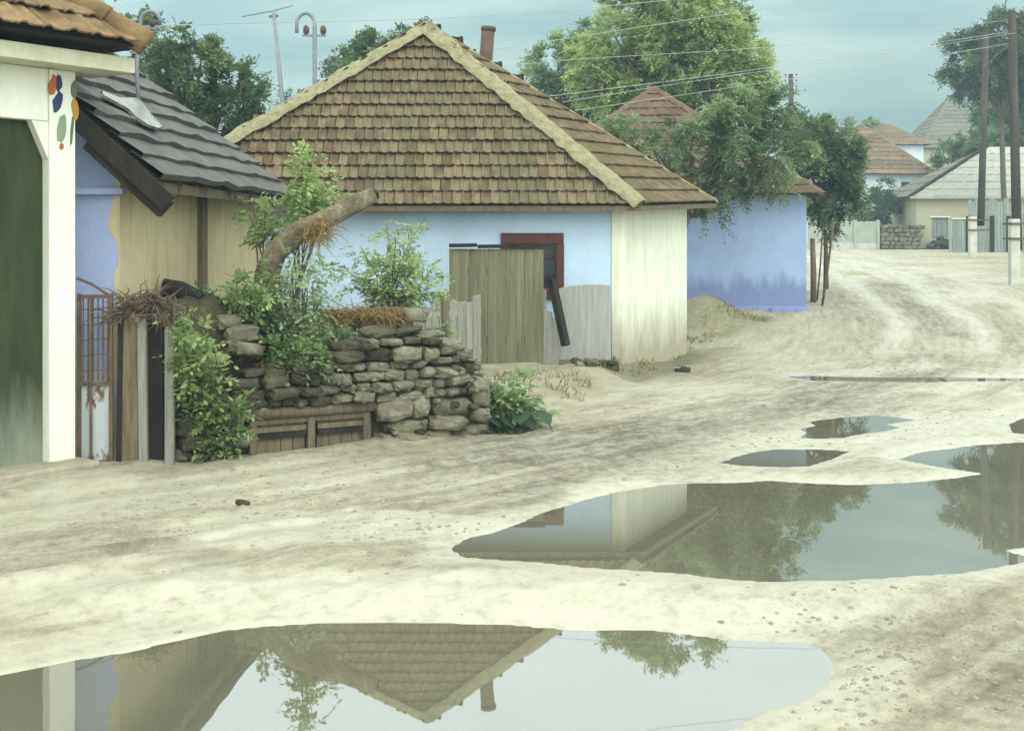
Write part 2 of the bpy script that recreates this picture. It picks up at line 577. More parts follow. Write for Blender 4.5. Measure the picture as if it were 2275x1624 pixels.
PUDDLES = [
    [(-60, 1515), (0, 1500), (110, 1480), (170, 1465), (280, 1450), (380, 1425), (500, 1400), (600, 1390), (700, 1383), (870, 1380),
     (1000, 1383), (1130, 1387), (1277, 1400), (1377, 1400), (1470, 1403), (1618, 1422), (1700, 1424), (1790, 1425), (1830, 1440), (1858, 1469),
     (1848, 1500), (1832, 1526), (1785, 1555), (1712, 1576), (1634, 1615), (1590, 1680), (1450, 1740), (1100, 1780), (600, 1790), (100, 1770), (-300, 1700), (-250, 1570)],
    [(997, 1218), (1039, 1195), (1100, 1183), (1158, 1163), (1200, 1140), (1240, 1128), (1293, 1112), (1377, 1092), (1471, 1077), (1555, 1073),
     (1660, 1071), (1712, 1067), (1817, 1074), (1896, 1077), (2026, 1071), (2110, 1063), (2178, 1052), (2100, 1040), (1993, 1021), (2048, 1004),
     (2107, 997), (2166, 989), (2275, 982), (2400, 975), (2560, 1000), (2620, 1080), (2500, 1190), (2400, 1212), (2290, 1214), (2226, 1222), (2290, 1240), (2275, 1249), (2184, 1264),
     (2120, 1275), (2027, 1280), (1869, 1290), (1685, 1291), (1606, 1286), (1528, 1275), (1423, 1269), (1292, 1259), (1188, 1249), (1115, 1245), (1033, 1239)],
    z8([(550, 860), (640, 830), (750, 800), (880, 780), (960, 782), (1020, 785), (1120, 783), (1210, 788), (1300, 795), (1230, 825), (1160, 850), (1070, 880), (900, 885), (700, 880)]),
    z8([(1000, 722), (1040, 692), (1010, 668), (1110, 652), (1075, 628), (1230, 605), (1400, 592), (1500, 597), (1660, 618), (1560, 632), (1490, 644), (1580, 660), (1460, 685), (1390, 694), (1250, 720), (1100, 724)]),
    z8([(930, 372), (1050, 368), (1200, 372), (1500, 378), (1900, 378), (2274, 382), (2600, 384), (2600, 402), (2274, 400), (2000, 403), (1700, 406), (1400, 402), (1100, 399), (1000, 386)]),
    z8([(2190, 640), (2274, 610), (2400, 600), (2420, 690), (2274, 700), (2200, 690)]),
]
PLABEL = ['puddle mirroring the tiled pyramid roof and stove pipe', 'long puddle mirroring the house corner and tree', 'small puddle mirroring the violet wall',
          'ragged shallow puddle beyond the small violet puddle', 'long strip puddle across the road', 'dark puddle by the roadside poles reflection']


def dense(poly, step=0.08):
    out = []
    n = len(poly)
    for i in range(n):
        a, b = poly[i], poly[(i + 1) % n]
        k = max(1, int((b - a).length / step))
        for j in range(k):
            out.append(a.lerp(b, j / k))
    return out


LEV = [-0.06] + [0.0] * 5
PW = [[Vector((G(x, y, LEV[k]).x, G(x, y, LEV[k]).y)) for x, y in p] for k, p in enumerate(PUDDLES)]


def poly_sd(X, Y, poly):
    """signed distance, negative inside"""
    d2 = np.full(X.shape, 1e9)
    ins = np.zeros(X.shape, bool)
    n = len(poly)
    for i in range(n):
        ax, ay = poly[i]; bx, by = poly[(i + 1) % n]
        ex, ey = bx - ax, by - ay
        t = np.clip(((X - ax) * ex + (Y - ay) * ey) / (ex * ex + ey * ey + 1e-12), 0, 1)
        d2 = np.minimum(d2, (X - ax - t * ex) ** 2 + (Y - ay - t * ey) ** 2)
        c = ((ay > Y) != (by > Y))
        with np.errstate(divide='ignore', invalid='ignore'):
            xi = (bx - ax) * (Y - ay) / (by - ay + 1e-15) + ax
        ins ^= c & (X < xi)
    d = np.sqrt(d2)
    return np.where(ins, -d, d)


# ------------------------------------------------------------------ ground sheet
TRACK = [(-7.5, 5.2), (-3.0, 7.9), (-0.6, 10.2), (1.2, 12.2), (3.6, 14.9), (6.4, 19.2), (8.3, 25.0), (9.6, 33.0), (11.8, 48.0), (15.0, 66.0), (20.0, 100.0)]


def smooth_curve(pts, n=220):
    pts = np.array(pts, float)
    t = np.concatenate([[0], np.cumsum(np.hypot(*np.diff(pts, axis=0).T))])
    s = np.linspace(0, t[-1], n)
    x = np.interp(s, t, pts[:, 0]); y = np.interp(s, t, pts[:, 1])
    k = np.ones(9) / 9
    xs = np.convolve(np.pad(x, 4, 'edge'), k, 'valid'); ys = np.convolve(np.pad(y, 4, 'edge'), k, 'valid')
    return xs, ys, s


TXc, TYc, TSc = smooth_curve(TRACK)


def track_uv(X, Y):
    best = np.full(X.shape, 1e9); u = np.zeros(X.shape); v = np.zeros(X.shape)
    tx, ty = np.gradient(TXc), np.gradient(TYc)
    l = np.hypot(tx, ty); tx, ty = tx / l, ty / l
    for i in range(0, len(TXc), 2):
        dx, dy = X - TXc[i], Y - TYc[i]
        d = dx * dx + dy * dy
        m = d < best
        best = np.where(m, d, best)
        u = np.where(m, dx * ty[i] - dy * tx[i], u)
        v = np.where(m, TSc[i] + dx * tx[i] + dy * ty[i], v)
    return u, v


def base_h(X, Y):
    prof = np.interp(Y, [-80, 4, 14, 19, 21.5, 25, 27, 33, 49, 64, 90, 300], [0.03, 0.035, 0.03, 0.03, 0.04, 0.25, 0.42, 0.80, 1.30, 1.46, 1.52, 1.6])
    # house yard bank
    edge = np.interp(X, [-3.5, -0.4, 0.6, 1.6, 2.6], [11.3, 12.6, 14.2, 16.6, 18.2])
    yard = 0.24 * sstep(0.0, 1.6, Y - edge) * (1 - sstep(1.2, 2.6, X)) * (1 - sstep(20, 24, Y) * 0.2)
    prof = np.maximum(prof, 0) + yard
    # earth heap between the two houses
    heap = 0.55 * np.exp(-(((X - 3.75) / 0.75) ** 2 + ((Y - 25.0) / 1.2) ** 2))
    return prof + heap


def build_ground():
    def axis(segs):
        out = [segs[0][0]]
        for a, b, s in segs:
            n = max(1, int(round((b - a) / s)))
            out += list(np.linspace(a, b, n + 1)[1:])
        return np.array(out)
    xs = axis([(-260, -60, 25), (-60, -12, 4), (-12, -5, 0.35), (-5, 6.5, 0.042), (6.5, 12, 0.2), (12, 30, 0.8), (30, 70, 4), (70, 300, 25)])
    ys = axis([(-70, -10, 6), (-10, 2.5, 1.2), (2.5, 4.6, 0.2), (4.6, 12, 0.034), (12, 19, 0.05), (19, 28, 0.12), (28, 50, 0.3), (50, 70, 1.0), (70, 260, 12)])
    X, Y = np.meshgrid(xs, ys)
    u, v = track_uv(X, Y)
    h0 = base_h(X, Y)
    near = 1 - sstep(40, 70, Y)
    # trampled, rutted mud
    mud = 0.050 * fbm(u * 1.3, v * 0.35, 3, 4) + 0.036 * fbm(X * 1.6, Y * 1.3, 9, 5, 0.6)
    crumbs = np.clip(fbm(X * 7.0, Y * 5.0, 21, 3, 0.6) - 0.05, 0, 1) * 0.045 * np.clip(0.35 + 1.6 * fbm(X * 0.5, Y * 0.6, 31, 3), 0, 1)
    rgh = np.exp(-((u - 0.1) / 1.25) ** 2) * (1 - sstep(24, 40, Y)) + np.exp(-(((X - 2.2) / 1.5) ** 2 + ((Y - 5.9) / 0.75) ** 2)) + 0.8 * np.exp(-(((X - 2.2) / 1.2) ** 2 + ((Y - 19.5) / 2.2) ** 2))
    rgh = np.clip(rgh * (0.75 + 1.7 * fbm(u * 0.9, v * 0.3, 33, 4)), 0, 1)
    crumbs = crumbs * (0.45 + 1.3 * rgh)
    ruts = 0
    for c, w, dpt in ((-1.15, .16, .05), (0.35, .17, .055), (-0.2, .12, .03), (1.2, .15, .04), (-1.9, .14, .035), (2.1, .2, .03), (0.8, .1, .02)):
        wob = 0.12 * fbm(v * 0.25, 0 * v + c * 5, 41, 2)
        q = (u - c + wob) / w
        ruts = ruts - dpt * np.exp(-q * q) + 0.4 * dpt * (np.exp(-(q - 1.7) ** 2) + np.exp(-(q + 1.7) ** 2))
    ruts = ruts * sstep(-0.25, 0.15, fbm(u * 0.4, v * 0.12, 51, 2))
    h = h0 + near * (mud + crumbs + ruts)
    wet = np.zeros(X.shape)
    dmin = np.full(X.shape, 99.0)
    m = (Y > 2) & (Y < 24)
    idx = np.where(m)
    xx, yy = X[idx], Y[idx]
    rag = 0.035 * fbm(xx * 3.0, yy * 2.2, 61, 4, 0.6)
    dd = np.full(xx.shape, 99.0)
    for k, p in enumerate(PW):
        sd = poly_sd(xx, yy, [(q.x, q.y) for q in p])
        sd = sd + rag * (0.6 if k < 2 else 0.9)
        dd = np.minimum(dd, sd)
    hh = h[idx]
    hh = np.maximum(hh, 0.008 + 0.01 * np.clip(dd, 0, 1))
    w = sstep(0.0, 0.75, dd)
    bank = 0.004 + 0.085 * np.clip(dd, 0, 0.3)
    out = hh * w + np.minimum(bank, hh) * (1 - w)
    hh = np.where(dd < 0, np.maximum(-0.12, dd * 0.22) - 0.002, out)
    h[idx] = hh
    lev = -0.06 * (1 - sstep(6.5, 7.0, Y))
    dmin[idx] = dd
    wet = np.clip(1 - sstep(0.02, 0.45, dmin + 0.25 * fbm(X * 1.7, Y * 1.3, 77, 3)), 0, 1)
    low = (1 - sstep(0.0, 0.055, h - h0 + 0.02)) * near
    pale = sstep(0.0, 0.4, fbm(u * 0.55, v * 0.18, 71, 3) + 0.12)
    # seeping hollows: beside the long puddle, between the puddles, before the gate; wheel tracks up the lane
    seep = 0
    for cx, cy, rx, ry in ((-1.1, 8.35, 1.1, .55), (-.4, 7.0, 1.6, .35), (-3.0, 9.6, .9, .45), (.9, 9.6, .7, .5), (-2.2, 6.9, 1.2, .5), (3.9, 11.0, .9, .5), (1.1, 6.6, .7, .25)):
        seep = np.maximum(seep, np.exp(-(((X - cx) / rx) ** 2 + ((Y - cy) / ry) ** 2)))
    seep = sstep(.3, .75, seep + .55 * fbm(X * 1.1, Y * 1.4, 79, 4, .6))
    lane = sum(np.exp(-((u - c + .25 * fbm(v * .15, 0 * v + c, 43, 2)) / w_) ** 2) for c, w_ in ((-.75, .28), (.75, .3), (2.2, .22))) * sstep(17, 24, Y)
    rgh = rgh * (1 - .85 * np.clip(seep + lane, 0, 1))
    wet = np.clip(np.maximum(np.maximum(wet, low * pale), np.maximum(seep, .95 * lane)), 0, 1)
    # grassy verges, plus dirt and painted shade along the house side wall
    edge = np.interp(X, [-3.5, -0.4, 0.6, 1.6, 2.6, 3.2, 5.5], [11.3, 12.9, 14.0, 16.3, 18.6, 21.5, 25.5])
    gr = sstep(0.0, 0.9, Y - edge) * (1 - sstep(0.0, 1.5, X - 4.6)) * (1 - sstep(27, 30, Y))
    gr = np.clip(gr * (0.55 + 1.2 * fbm(X * 1.2, Y * 0.9, 81, 3)), 0, 1)
    gr = np.clip(gr + 1.2 * np.exp(-(((X - 3.75) / 1.0) ** 2 + ((Y - 24.8) / 1.6) ** 2)) + 0.9 * np.exp(-((X - 1.75 - (Y - 17.6) * .43) / 0.35) ** 2) * (Y > 16.8) * (Y < 22), 0, 1)  # heap, then a strip of dirt and painted shade along the side wall
    side = sstep(2.2, 5.0, np.abs(u)) * sstep(30, 38, Y) * 0.45
    gr = np.clip(gr + side * (0.7 + 1.4 * fbm(X * 0.5, Y * 0.5, 83, 3)) + sstep(66, 80, Y) * 0.9, 0, 1)
    wet = wet * (1 - gr)
    h = h + lev
    ny, nx = X.shape
    verts = np.stack([X, Y, h], -1).reshape(-1, 3)
    i = np.arange(ny * nx).reshape(ny, nx)
    quads = np.stack([i[:-1, :-1], i[:-1, 1:], i[1:, 1:], i[1:, :-1]], -1).reshape(-1, 4)
    me = np_mesh('ground', verts, quads, M_ground)
    ca = me.color_attributes.new('gmask', 'FLOAT_COLOR', 'POINT')
    wet = wet * (1 - 0.75 * rgh)
    cols = np.stack([wet, gr, rgh, 0 * wet + 1], -1).reshape(-1, 4)
    ca.data.foreach_set('color', cols.astype(np.float32).ravel())
    uvl = me.uv_layers.new(name='track')
    li = quads.ravel()
    uvl.data.foreach_set('uv', np.stack([u.ravel()[li], v.ravel()[li]], -1).astype(np.float32).ravel())
    me.polygons.foreach_set('use_smooth', [True] * len(me.polygons))
    o = link('ground', me)
    tag(o, 'pale rutted muddy village road and yard ground', kind='structure')


build_ground()

for k, p in enumerate(PW):
    d = dense(p, 0.15)
    n = len(d)
    area = sum(d[i].x * d[(i + 1) % n].y - d[(i + 1) % n].x * d[i].y for i in range(n))
    sg = 1 if area > 0 else -1
    ex = 0.05
    off = []
    for i in range(n):
        t = (d[(i + 1) % n] - d[i - 1])
        t = t.normalized() if t.length > 1e-6 else Vector((1, 0))
        off.append(Vector((d[i].x + t.y * ex * sg, d[i].y - t.x * ex * sg, LEV[k])))
    tris = tessellate_polygon([off])
    mb = MB(); mb.add(off, [tuple(t) for t in tris])
    me = mb.mesh('puddle', M_water)
    o = link('puddle', me)
    for pl in me.polygons:
        pass
    tag(o, PLABEL[k], kind='structure')
    bm_flip = [pl for pl in me.polygons if pl.normal.z < 0]
    if bm_flip: me.flip_normals()


def mud_lumps():
    rng = np.random.default_rng(9)
    n = 60000
    Y = 4.6 + 16 * rng.random(n) ** 1.5; X = rng.uniform(-1, 1, n) * (Y * .42 + .4)
    u, v = track_uv(X, Y)
    p = np.clip(np.exp(-((u - .1) / 1.4) ** 2) + np.exp(-(((X - 2.2) / 1.5) ** 2 + ((Y - 5.9) / .8) ** 2)) + .10, 0, 1) * np.clip(.25 + 2.0 * fbm(X * 1.3, Y * 1.1, 37, 3), .03, 1)
    ins = np.full(n, 9.0)
    for q in PW: ins = np.minimum(ins, poly_sd(X, Y, [(k.x, k.y) for k in q]))
    gate = poly_sd(X, Y, [(-9, 9), (-3.2, 11.0), (-2.8, 10.95), (-.3, 12.5), (.6, 14.2), (1.5, 17), (3, 21), (3, 30), (-9, 30)])
    k = (rng.random(n) < p) & (ins > .06) & (gate > .08)
    X, Y = X[k], Y[k]
    from mathutils.bvhtree import BVHTree
    g = bpy.data.objects['ground'].data
    co = np.empty(len(g.vertices) * 3, np.float32); g.vertices.foreach_get('co', co); co = co.reshape(-1, 3)
    xs = np.unique(co[:, 0]); ys = np.unique(co[:, 1]); H = co[:, 2].reshape(len(ys), len(xs))
    ix = np.clip(np.searchsorted(xs, X), 1, len(xs) - 1); iy = np.clip(np.searchsorted(ys, Y), 1, len(ys) - 1)
    Z = np.minimum(np.minimum(H[iy, ix], H[iy - 1, ix]), np.minimum(H[iy, ix - 1], H[iy - 1, ix - 1]))
    m = len(X)
    s_ = .004 + .014 * rng.random(m) ** 5
    a = rng.uniform(0, 6.28, m); ca, sa = np.cos(a), np.sin(a)
    V = []
    for zz, rr, nn in ((-.4, 1.0, 4), (.25, .95, 4), (.75, .45, 4)):
        for i in range(4):
            t = i * 1.5708 + .2
            r = rr * rng.uniform(.75, 1.25, m) * s_
            lx, ly = r * np.cos(t) * 1.4, r * np.sin(t)
            V.append(np.stack([X + lx * ca - ly * sa, Y + lx * sa + ly * ca, Z + zz * s_ * rng.uniform(.7, 1.2, m)], -1))
    V = np.stack(V, 1).reshape(-1, 3)
    q = []
    for l in range(2):
        for i in range(4):
            q.append((l * 4 + i, l * 4 + (i + 1) % 4, l * 4 + 4 + (i + 1) % 4, l * 4 + 4 + i))
    q.append((8, 9, 10, 11))
    q = (np.array(q)[None] + np.arange(m)[:, None, None] * 12).reshape(-1, 4)
    o = link('mud_crumbs', np_mesh('mud_crumbs', V, q, simple('mud_crumb', (0.16, 0.145, 0.10), (0.27, 0.25, 0.18), 5, 0.9, bump=0)))
    tag(o, 'small crumbs of churned mud scattered over the road', 'mud', kind='stuff')


mud_lumps()

# ------------------------------------------------------------------ hills
def build_hill():
    az = np.radians(np.concatenate([np.linspace(-75, -26, 30), np.linspace(-25.5, 25.5, 180), np.linspace(26, 75, 30)]))
    r = np.concatenate([np.linspace(130, 640, 90), np.linspace(660, 820, 8)])
    A, Rr = np.meshgrid(az, r)
    px = CX + F * np.tan(A)
    el = np.interp(px, [-3000, -200, 330, 440, 1100, 1850, 2600, 5000], [7.0, 8.6, 10.15, 10.9, 14.6, 15.8, 16.2, 15.0])
    s = sstep(0, 1, (Rr - 150) / 470) * 0.62 + 0.38 * np.clip((Rr - 150) / 470, 0, 1)
    back = np.clip((Rr - 640) / 180, 0, 1)
    H = 620 * np.tan(np.radians(el)) * s * (1 - 0.35 * back)
    X, Y = Rr * np.sin(A), Rr * np.cos(A)
    H = H + 9 * fbm(X * 0.012, Y * 0.012, 91, 4) * np.clip((Rr - 180) / 200, 0, 1)
    # a spur running down across the slope
    sp = (X - 40) * 0.8 + (Y - 420) * 0.35
    H = H + 9 * sstep(0, 60, -sp) * np.clip((Rr - 200) / 200, 0, 1)
    ny, nx = X.shape
    i = np.arange(ny * nx).reshape(ny, nx)
    q = np.stack([i[:-1, :-1], i[:-1, 1:], i[1:, 1:], i[1:, :-1]], -1).reshape(-1, 4)
    me = np_mesh('hill', np.stack([X, Y, H + 0.2], -1).reshape(-1, 3), q[:, ::-1], M_hill)
    me.polygons.foreach_set('use_smooth', [True] * len(me.polygons))
    tag(link('hill', me), 'hazy blue green hillside rising behind the village', kind='structure')


build_hill()


def build_haze():
    mb = MB()
    mb.hexa([(-860, -75, -1.2), (860, -75, -1.2), (860, 860, -1.2), (-860, 860, -1.2), (-860, -75, 205), (860, -75, 205), (860, 860, 205), (-860, 860, 205)])
    m = bpy.data.materials.new('moist_air'); m.use_nodes = True
    n, l = m.node_tree.nodes, m.node_tree.links
    n.clear()
    out = n.new('ShaderNodeOutputMaterial'); pv = n.new('ShaderNodeVolumePrincipled')
    pv.inputs['Color'].default_value = (0.60, 0.82, 1.0, 1)
    pv.inputs['Density'].default_value = 0.0012
    pv.inputs['Anisotropy'].default_value = 0.0
    l.new(pv.outputs[0], out.inputs['Volume'])
    o = mb.build('haze', m)
    tag(o, 'pale blue summer haze hanging over the valley', 'haze', kind='stuff')


build_haze()


# ------------------------------------------------------------------ foliage
def compound(rng, base, dirs, L, pairs, size, droop, aspect=0.42, tint=None, jitter=0.15):
    """pinnate leaves: returns verts, tint.  base,dirs (n,3)"""
    n = len(base)
    dirs = dirs / (np.linalg.norm(dirs, axis=1, keepdims=True) + 1e-9)
    up = np.tile(np.array([0, 0, 1.0]), (n, 1))
    side = np.cross(dirs, up); side /= (np.linalg.norm(side, axis=1, keepdims=True) + 1e-6)
    roll = rng.uniform(-0.9, 0.9, n)[:, None]
    nor = np.cross(side, dirs)
    side = side * np.cos(roll) + nor * np.sin(roll)
    Lr = L * rng.uniform(0.65, 1.25, n)
    V, T = [], []
    if tint is None: tint = np.full(n, 0.5)
    ks = [(j, sgn) for j in range(pairs) for sgn in (-1, 1)] + [(pairs, 0)]
    for j, sgn in ks:
        t = (0.25 + 0.75 * j / max(1, pairs)) 
        pos = base + dirs * (Lr * t)[:, None] + np.array([0, 0, -1.0]) * (droop * Lr * t * t)[:, None]
        d = dirs * (0.45 if sgn else 1.0) + side * sgn * 0.9 + rng.normal(0, jitter, (n, 3))
        d[:, 2] -= droop * 0.5
        d /= np.linalg.norm(d, axis=1, keepdims=True)
        w = np.cross(d, nor + rng.normal(0, 0.35, (n, 3))); w /= (np.linalg.norm(w, axis=1, keepdims=True) + 1e-6)
        s = (size * rng.uniform(0.7, 1.25, n))[:, None]
        V.append(np.stack([pos, pos + d * s * 0.5 + w * s * aspect * 0.5, pos + d * s, pos + d * s * 0.5 - w * s * aspect * 0.5], 1))
        tt = np.clip(tint + rng.normal(0, 0.10, n), 0.02, 0.98)
        T.append(np.repeat(tt[:, None], 4, 1))
    return np.concatenate(V).reshape(-1, 3), np.concatenate(T).ravel()


def crown(name, parent, blobs, mat, n_per_m2, L, pairs, size, droop, seed, tint_bias=0.0, shell=0.55):
    """blobs: (centre, (rx,ry,rz), tint) lumps of foliage; sprays grow outwards in clusters"""
    rng = np.random.default_rng(seed)
    Vs, Ts = [], []
    for c, r, tn in blobs:
        c = np.array(c); r = np.array(r)
        area = 4 * math.pi * ((r[0] * r[1]) ** 1.6 / 3 + (r[0] * r[2]) ** 1.6 / 3 + (r[1] * r[2]) ** 1.6 / 3) ** (1 / 1.6)
        n = int(max(8, n_per_m2 * area))
        ncl = max(6, n // 26)
        # twig clusters
        dv = rng.normal(0, 1, (ncl, 3)); dv /= np.linalg.norm(dv, axis=1, keepdims=True)
        rad = (shell + (1 - shell) * rng.random(ncl) ** 0.6) * rng.uniform(0.75, 1.25, ncl)
        cp = c + dv * r * rad[:, None]
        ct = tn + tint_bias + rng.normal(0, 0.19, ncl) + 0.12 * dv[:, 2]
        k = rng.integers(0, ncl, n)
        base = cp[k] + rng.normal(0, 1, (n, 3)) * 0.15 * r.mean()
        d = dv[k] * 0.9 + rng.normal(0, 0.65, (n, 3)); d[:, 2] += 0.25
        v, t = compound(rng, base, d, L, pairs, size, droop, tint=ct[k])
        Vs.append(v); Ts.append(t)
    V = np.concatenate(Vs); T = np.concatenate(Ts)
    q = np.arange(len(V)).reshape(-1, 4)
    return link(name, np_mesh(name, V, q, mat, T), parent)


def limbs(mb, base, tops, r0, rng, fork=0.45):
    base = Vector(base)
    cen = sum((Vector(t) for t in tops), Vector()) / len(tops)
    fz = base.lerp(cen, fork)
    path = [base + Vector((0, 0, -0.15)), base.lerp(fz, 0.5) + Vector((rng.normal(0, .05), rng.normal(0, .05), 0)), fz]
    mb.tube(path, [r0, r0 * 0.85, r0 * 0.72], 8, rough=0.08)
    for t in tops:
        t = Vector(t)
        m = fz.lerp(t, 0.5) + Vector((rng.normal(0, .15), rng.normal(0, .15), rng.normal(0.15, .1)))
        mb.tube([fz + Vector((0, 0, -0.05)), m, t], [r0 * 0.55, r0 * 0.36, r0 * 0.1], 6, rough=0.08)


def tree(name, label, base, px_blobs, d, mat, seed, dens=26, L=0.34, pairs=5, size=0.11, droop=0.35, r0=0.14, flat=0.85, group='trees of the village', fork=0.45, depth_jit=0.8, cat='tree'):
    rng = np.random.default_rng(seed)
    blobs, tops = [], []
    for b in px_blobs:
        x, y, rx, ry = b[:4]
        tn = b[4] if len(b) > 4 else 0.5
        dd = d + (b[5] if len(b) > 5 else rng.uniform(-depth_jit, depth_jit))
        c = P(x, y, dd); s = dd / F
        blobs.append((c, (rx * s, (rx + ry) / 2 * s * flat, ry * s), tn)); tops.append(c)
    root = thing(name, base, label, cat, group)
    mb = MB(); limbs(mb, base, tops, r0, rng, fork)
    mb.build('trunk', M_bark, root, True)
    crown('crown', root, blobs, mat, dens, L, pairs, size, droop, seed, tint_bias=.12)
    return root


def gz(x, y):
    return float(base_h(np.array([x]), np.array([y]))[0])


def gpt(px, d):
    X = (px - CX) * d / F
    return Vector((X, d, gz(X, d)))


# ------------------------------------------------------------------ tiles
def tile_mesh(w, ln, mat, name='tile'):
    prof = [(-w / 2, 0.0), (-w * 0.36, 0.022), (-w * 0.2, 0.024), (-w * 0.06, 0.006), (w * 0.28, 0.004), (w * 0.5, 0.012)]
    th = 0.016
    mb = MB()
    n = len(prof)
    top0 = [(x, 0, z + th) for x, z in prof]; top1 = [(x, ln, z + th) for x, z in prof]
    bot0 = [(x, 0, z) for x, z in prof]
    v = top0 + top1 + bot0
    f = [(i, i + 1, n + i + 1, n + i) for i in range(n - 1)]
    f += [(2 * n + i, 2 * n + i + 1, i + 1, i) for i in range(n - 1)]
    f += [(0, n, 2 * n), (n - 1, 3 * n - 1, 2 * n - 1)]
    mb.add(v, f)
    return mb.mesh(name, mat)


def roof_tiles(roof, faces, w, rows, mat, max_obj=300, seed=5, lift=0.03, expo_k=1.18, margin=0.45):
    """faces: (A, B, C[, D]) eave left, eave right, top right(, top left), seen from outside; first face holds the singles"""
    rng = random.Random(seed)
    cnt = 0
    rest = MB()
    for fi, fc in enumerate(faces):
        A, B = Vector(fc[0]), Vector(fc[1])
        Cr = Vector(fc[2]); Cl = Vector(fc[3]) if len(fc) > 3 else Cr
        ln = ((Cr + Cl) / 2 - (A + B) / 2).length / rows
        me = tile_mesh(w, ln * expo_k, mat)
        for r in range(rows):
            t0 = r / rows
            l0, r0 = A.lerp(Cl, t0), B.lerp(Cr, t0)
            l1, r1 = A.lerp(Cl, t0 + 1 / rows), B.lerp(Cr, t0 + 1 / rows)
            ex = (r0 - l0)
            wid = ex.length
            if wid < w * 0.6: continue
            ex = ex.normalized()
            upv = ((l1 + r1) / 2 - (l0 + r0) / 2)
            upv = (upv - ex * upv.dot(ex)).normalized()
            nz = ex.cross(upv).normalized()
            k = int(wid / w)
            sag = rng.uniform(-0.008, 0.008)
            for i in range(k + 1):
                s = (i + 0.5 + (0.0)) * w + (wid - (k + 1) * w) / 2
                ly = (l1 - l0).dot(ex) / max(1e-6, (l1 - l0).dot(upv)) * ln * margin
                ry = (r1 - r0).dot(ex) / max(1e-6, (r1 - r0).dot(upv)) * ln * margin
                if s < ly - w * 0.1 or s > wid + ry + w * 0.1: continue
                o = l0 + ex * s - upv * 0.02 + nz * (lift + 0.012 + sag + rng.uniform(-.006, .006))
                tilt = -0.05 / (ln * expo_k) + rng.uniform(-.02, .02)
                yaw = rng.uniform(-.025, .025)
                eu = (upv + nz * tilt + ex * yaw).normalized()
                e1 = (ex - eu * ex.dot(eu)).normalized()
                e3 = e1.cross(eu)
                M = Matrix(((e1.x, eu.x, e3.x, o.x), (e1.y, eu.y, e3.y, o.y), (e1.z, eu.z, e3.z, o.z), (0, 0, 0, 1)))
                if cnt < max_obj:
                    ob = bpy.data.objects.new('tile', me)
                    COL.objects.link(ob)
                    ob.parent = roof
                    ob.matrix_basis = M
                    cnt += 1
                else:
                    rest.add([M @ v.co for v in me.vertices], [tuple(p.vertices) for p in me.polygons])
    if rest.v:
        tag(rest.build('roof_tiles', mat, roof), kind='stuff')


def hip_cap(roof, p, q, r, mat, name='hip_cap', seed=1, n=40, c=None):
    """ragged mortar band bedded over a hip; c = roof centre line point below the apex, used to find the two slopes"""
    rng = random.Random(seed)
    p, q = Vector(p), Vector(q)
    d = (q - p).normalized()
    h = d.cross(Vector((0, 0, 1))).normalized()
    up = h.cross(d).normalized()
    if up.z < 0: up = -up
    fall = 0.42
    prof = [(-1.45, -fall * 1.45 - .02), (-1.3, -fall * 1.3 + .25), (-.6, .18), (0, .38), (.6, .18), (1.3, -fall * 1.3 + .25), (1.45, -fall * 1.45 - .02)]
    v, f = [], []
    for i in range(n + 1):
        t = i / n
        cc = p.lerp(q, t)
        kl, kr = rng.uniform(.72, 1.18), rng.uniform(.72, 1.18)
        for x, z in prof:
            k = kl if x < 0 else kr
            v.append(cc + h * (x * r * k) + up * (z * r + rng.uniform(-.1, .1) * r))
    m = len(prof)
    for i in range(n):
        for k in range(m - 1):
            a = i * m + k
            f.append((a, a + 1, a + 1 + m, a + m))
    f.append(tuple(range(m))); f.append(tuple(range(n * m + m - 1, n * m - 1, -1)))
    mb = MB(); mb.add(v, f)
    return mb.build(name, mat, roof, True)


def deck(parent, pts_faces, mat, name='roof'):
    mb = MB()
    for f in pts_faces:
        mb.add(f, [tuple(range(len(f)))])
    return mb.build(name, mat, parent)


def wall_run(mb, A, B, z0, z1, openings=(), depth=0.18, inward=None):
    """vertical wall from A to B (2D), outside on the right of A->B ; openings (s0,s1,za,zb)"""
    A, B = Vector(A), Vector(B)
    e = (B - A); Ln = e.length; e = e.normalized()
    inn = Vector((-e.y, e.x)) if inward is None else Vector(inward)
    ss = sorted(set([0, Ln] + [s for o in openings for s in o[:2]]))
    zz = sorted(set([z0, z1] + [z for o in openings for z in o[2:4]]))

    def pt(s, z, k=0.0):
        q = A + e * s + inn * k
        return (q.x, q.y, z)
    for i in range(len(ss) - 1):
        for j in range(len(zz) - 1):
            sm, zm = (ss[i] + ss[i + 1]) / 2, (zz[j] + zz[j + 1]) / 2
            if any(o[0] < sm < o[1] and o[2] < zm < o[3] for o in openings): continue
            mb.add([pt(ss[i], zz[j]), pt(ss[i + 1], zz[j]), pt(ss[i + 1], zz[j + 1]), pt(ss[i], zz[j + 1])], [(0, 1, 2, 3)])
    for s0, s1, a, b in openings:
        c = [(s0, a), (s1, a), (s1, b), (s0, b)]
        for k in range(4):
            p, q = c[k], c[(k + 1) % 4]
            mb.add([pt(*p), pt(*p, depth), pt(*q, depth), pt(*q)], [(0, 1, 2, 3)])
        mb.add([pt(s0, a, depth + .02), pt(s1, a, depth + .02), pt(s1, b, depth + .02), pt(s0, b, depth + .02)], [(0, 1, 2, 3)])
    return mb


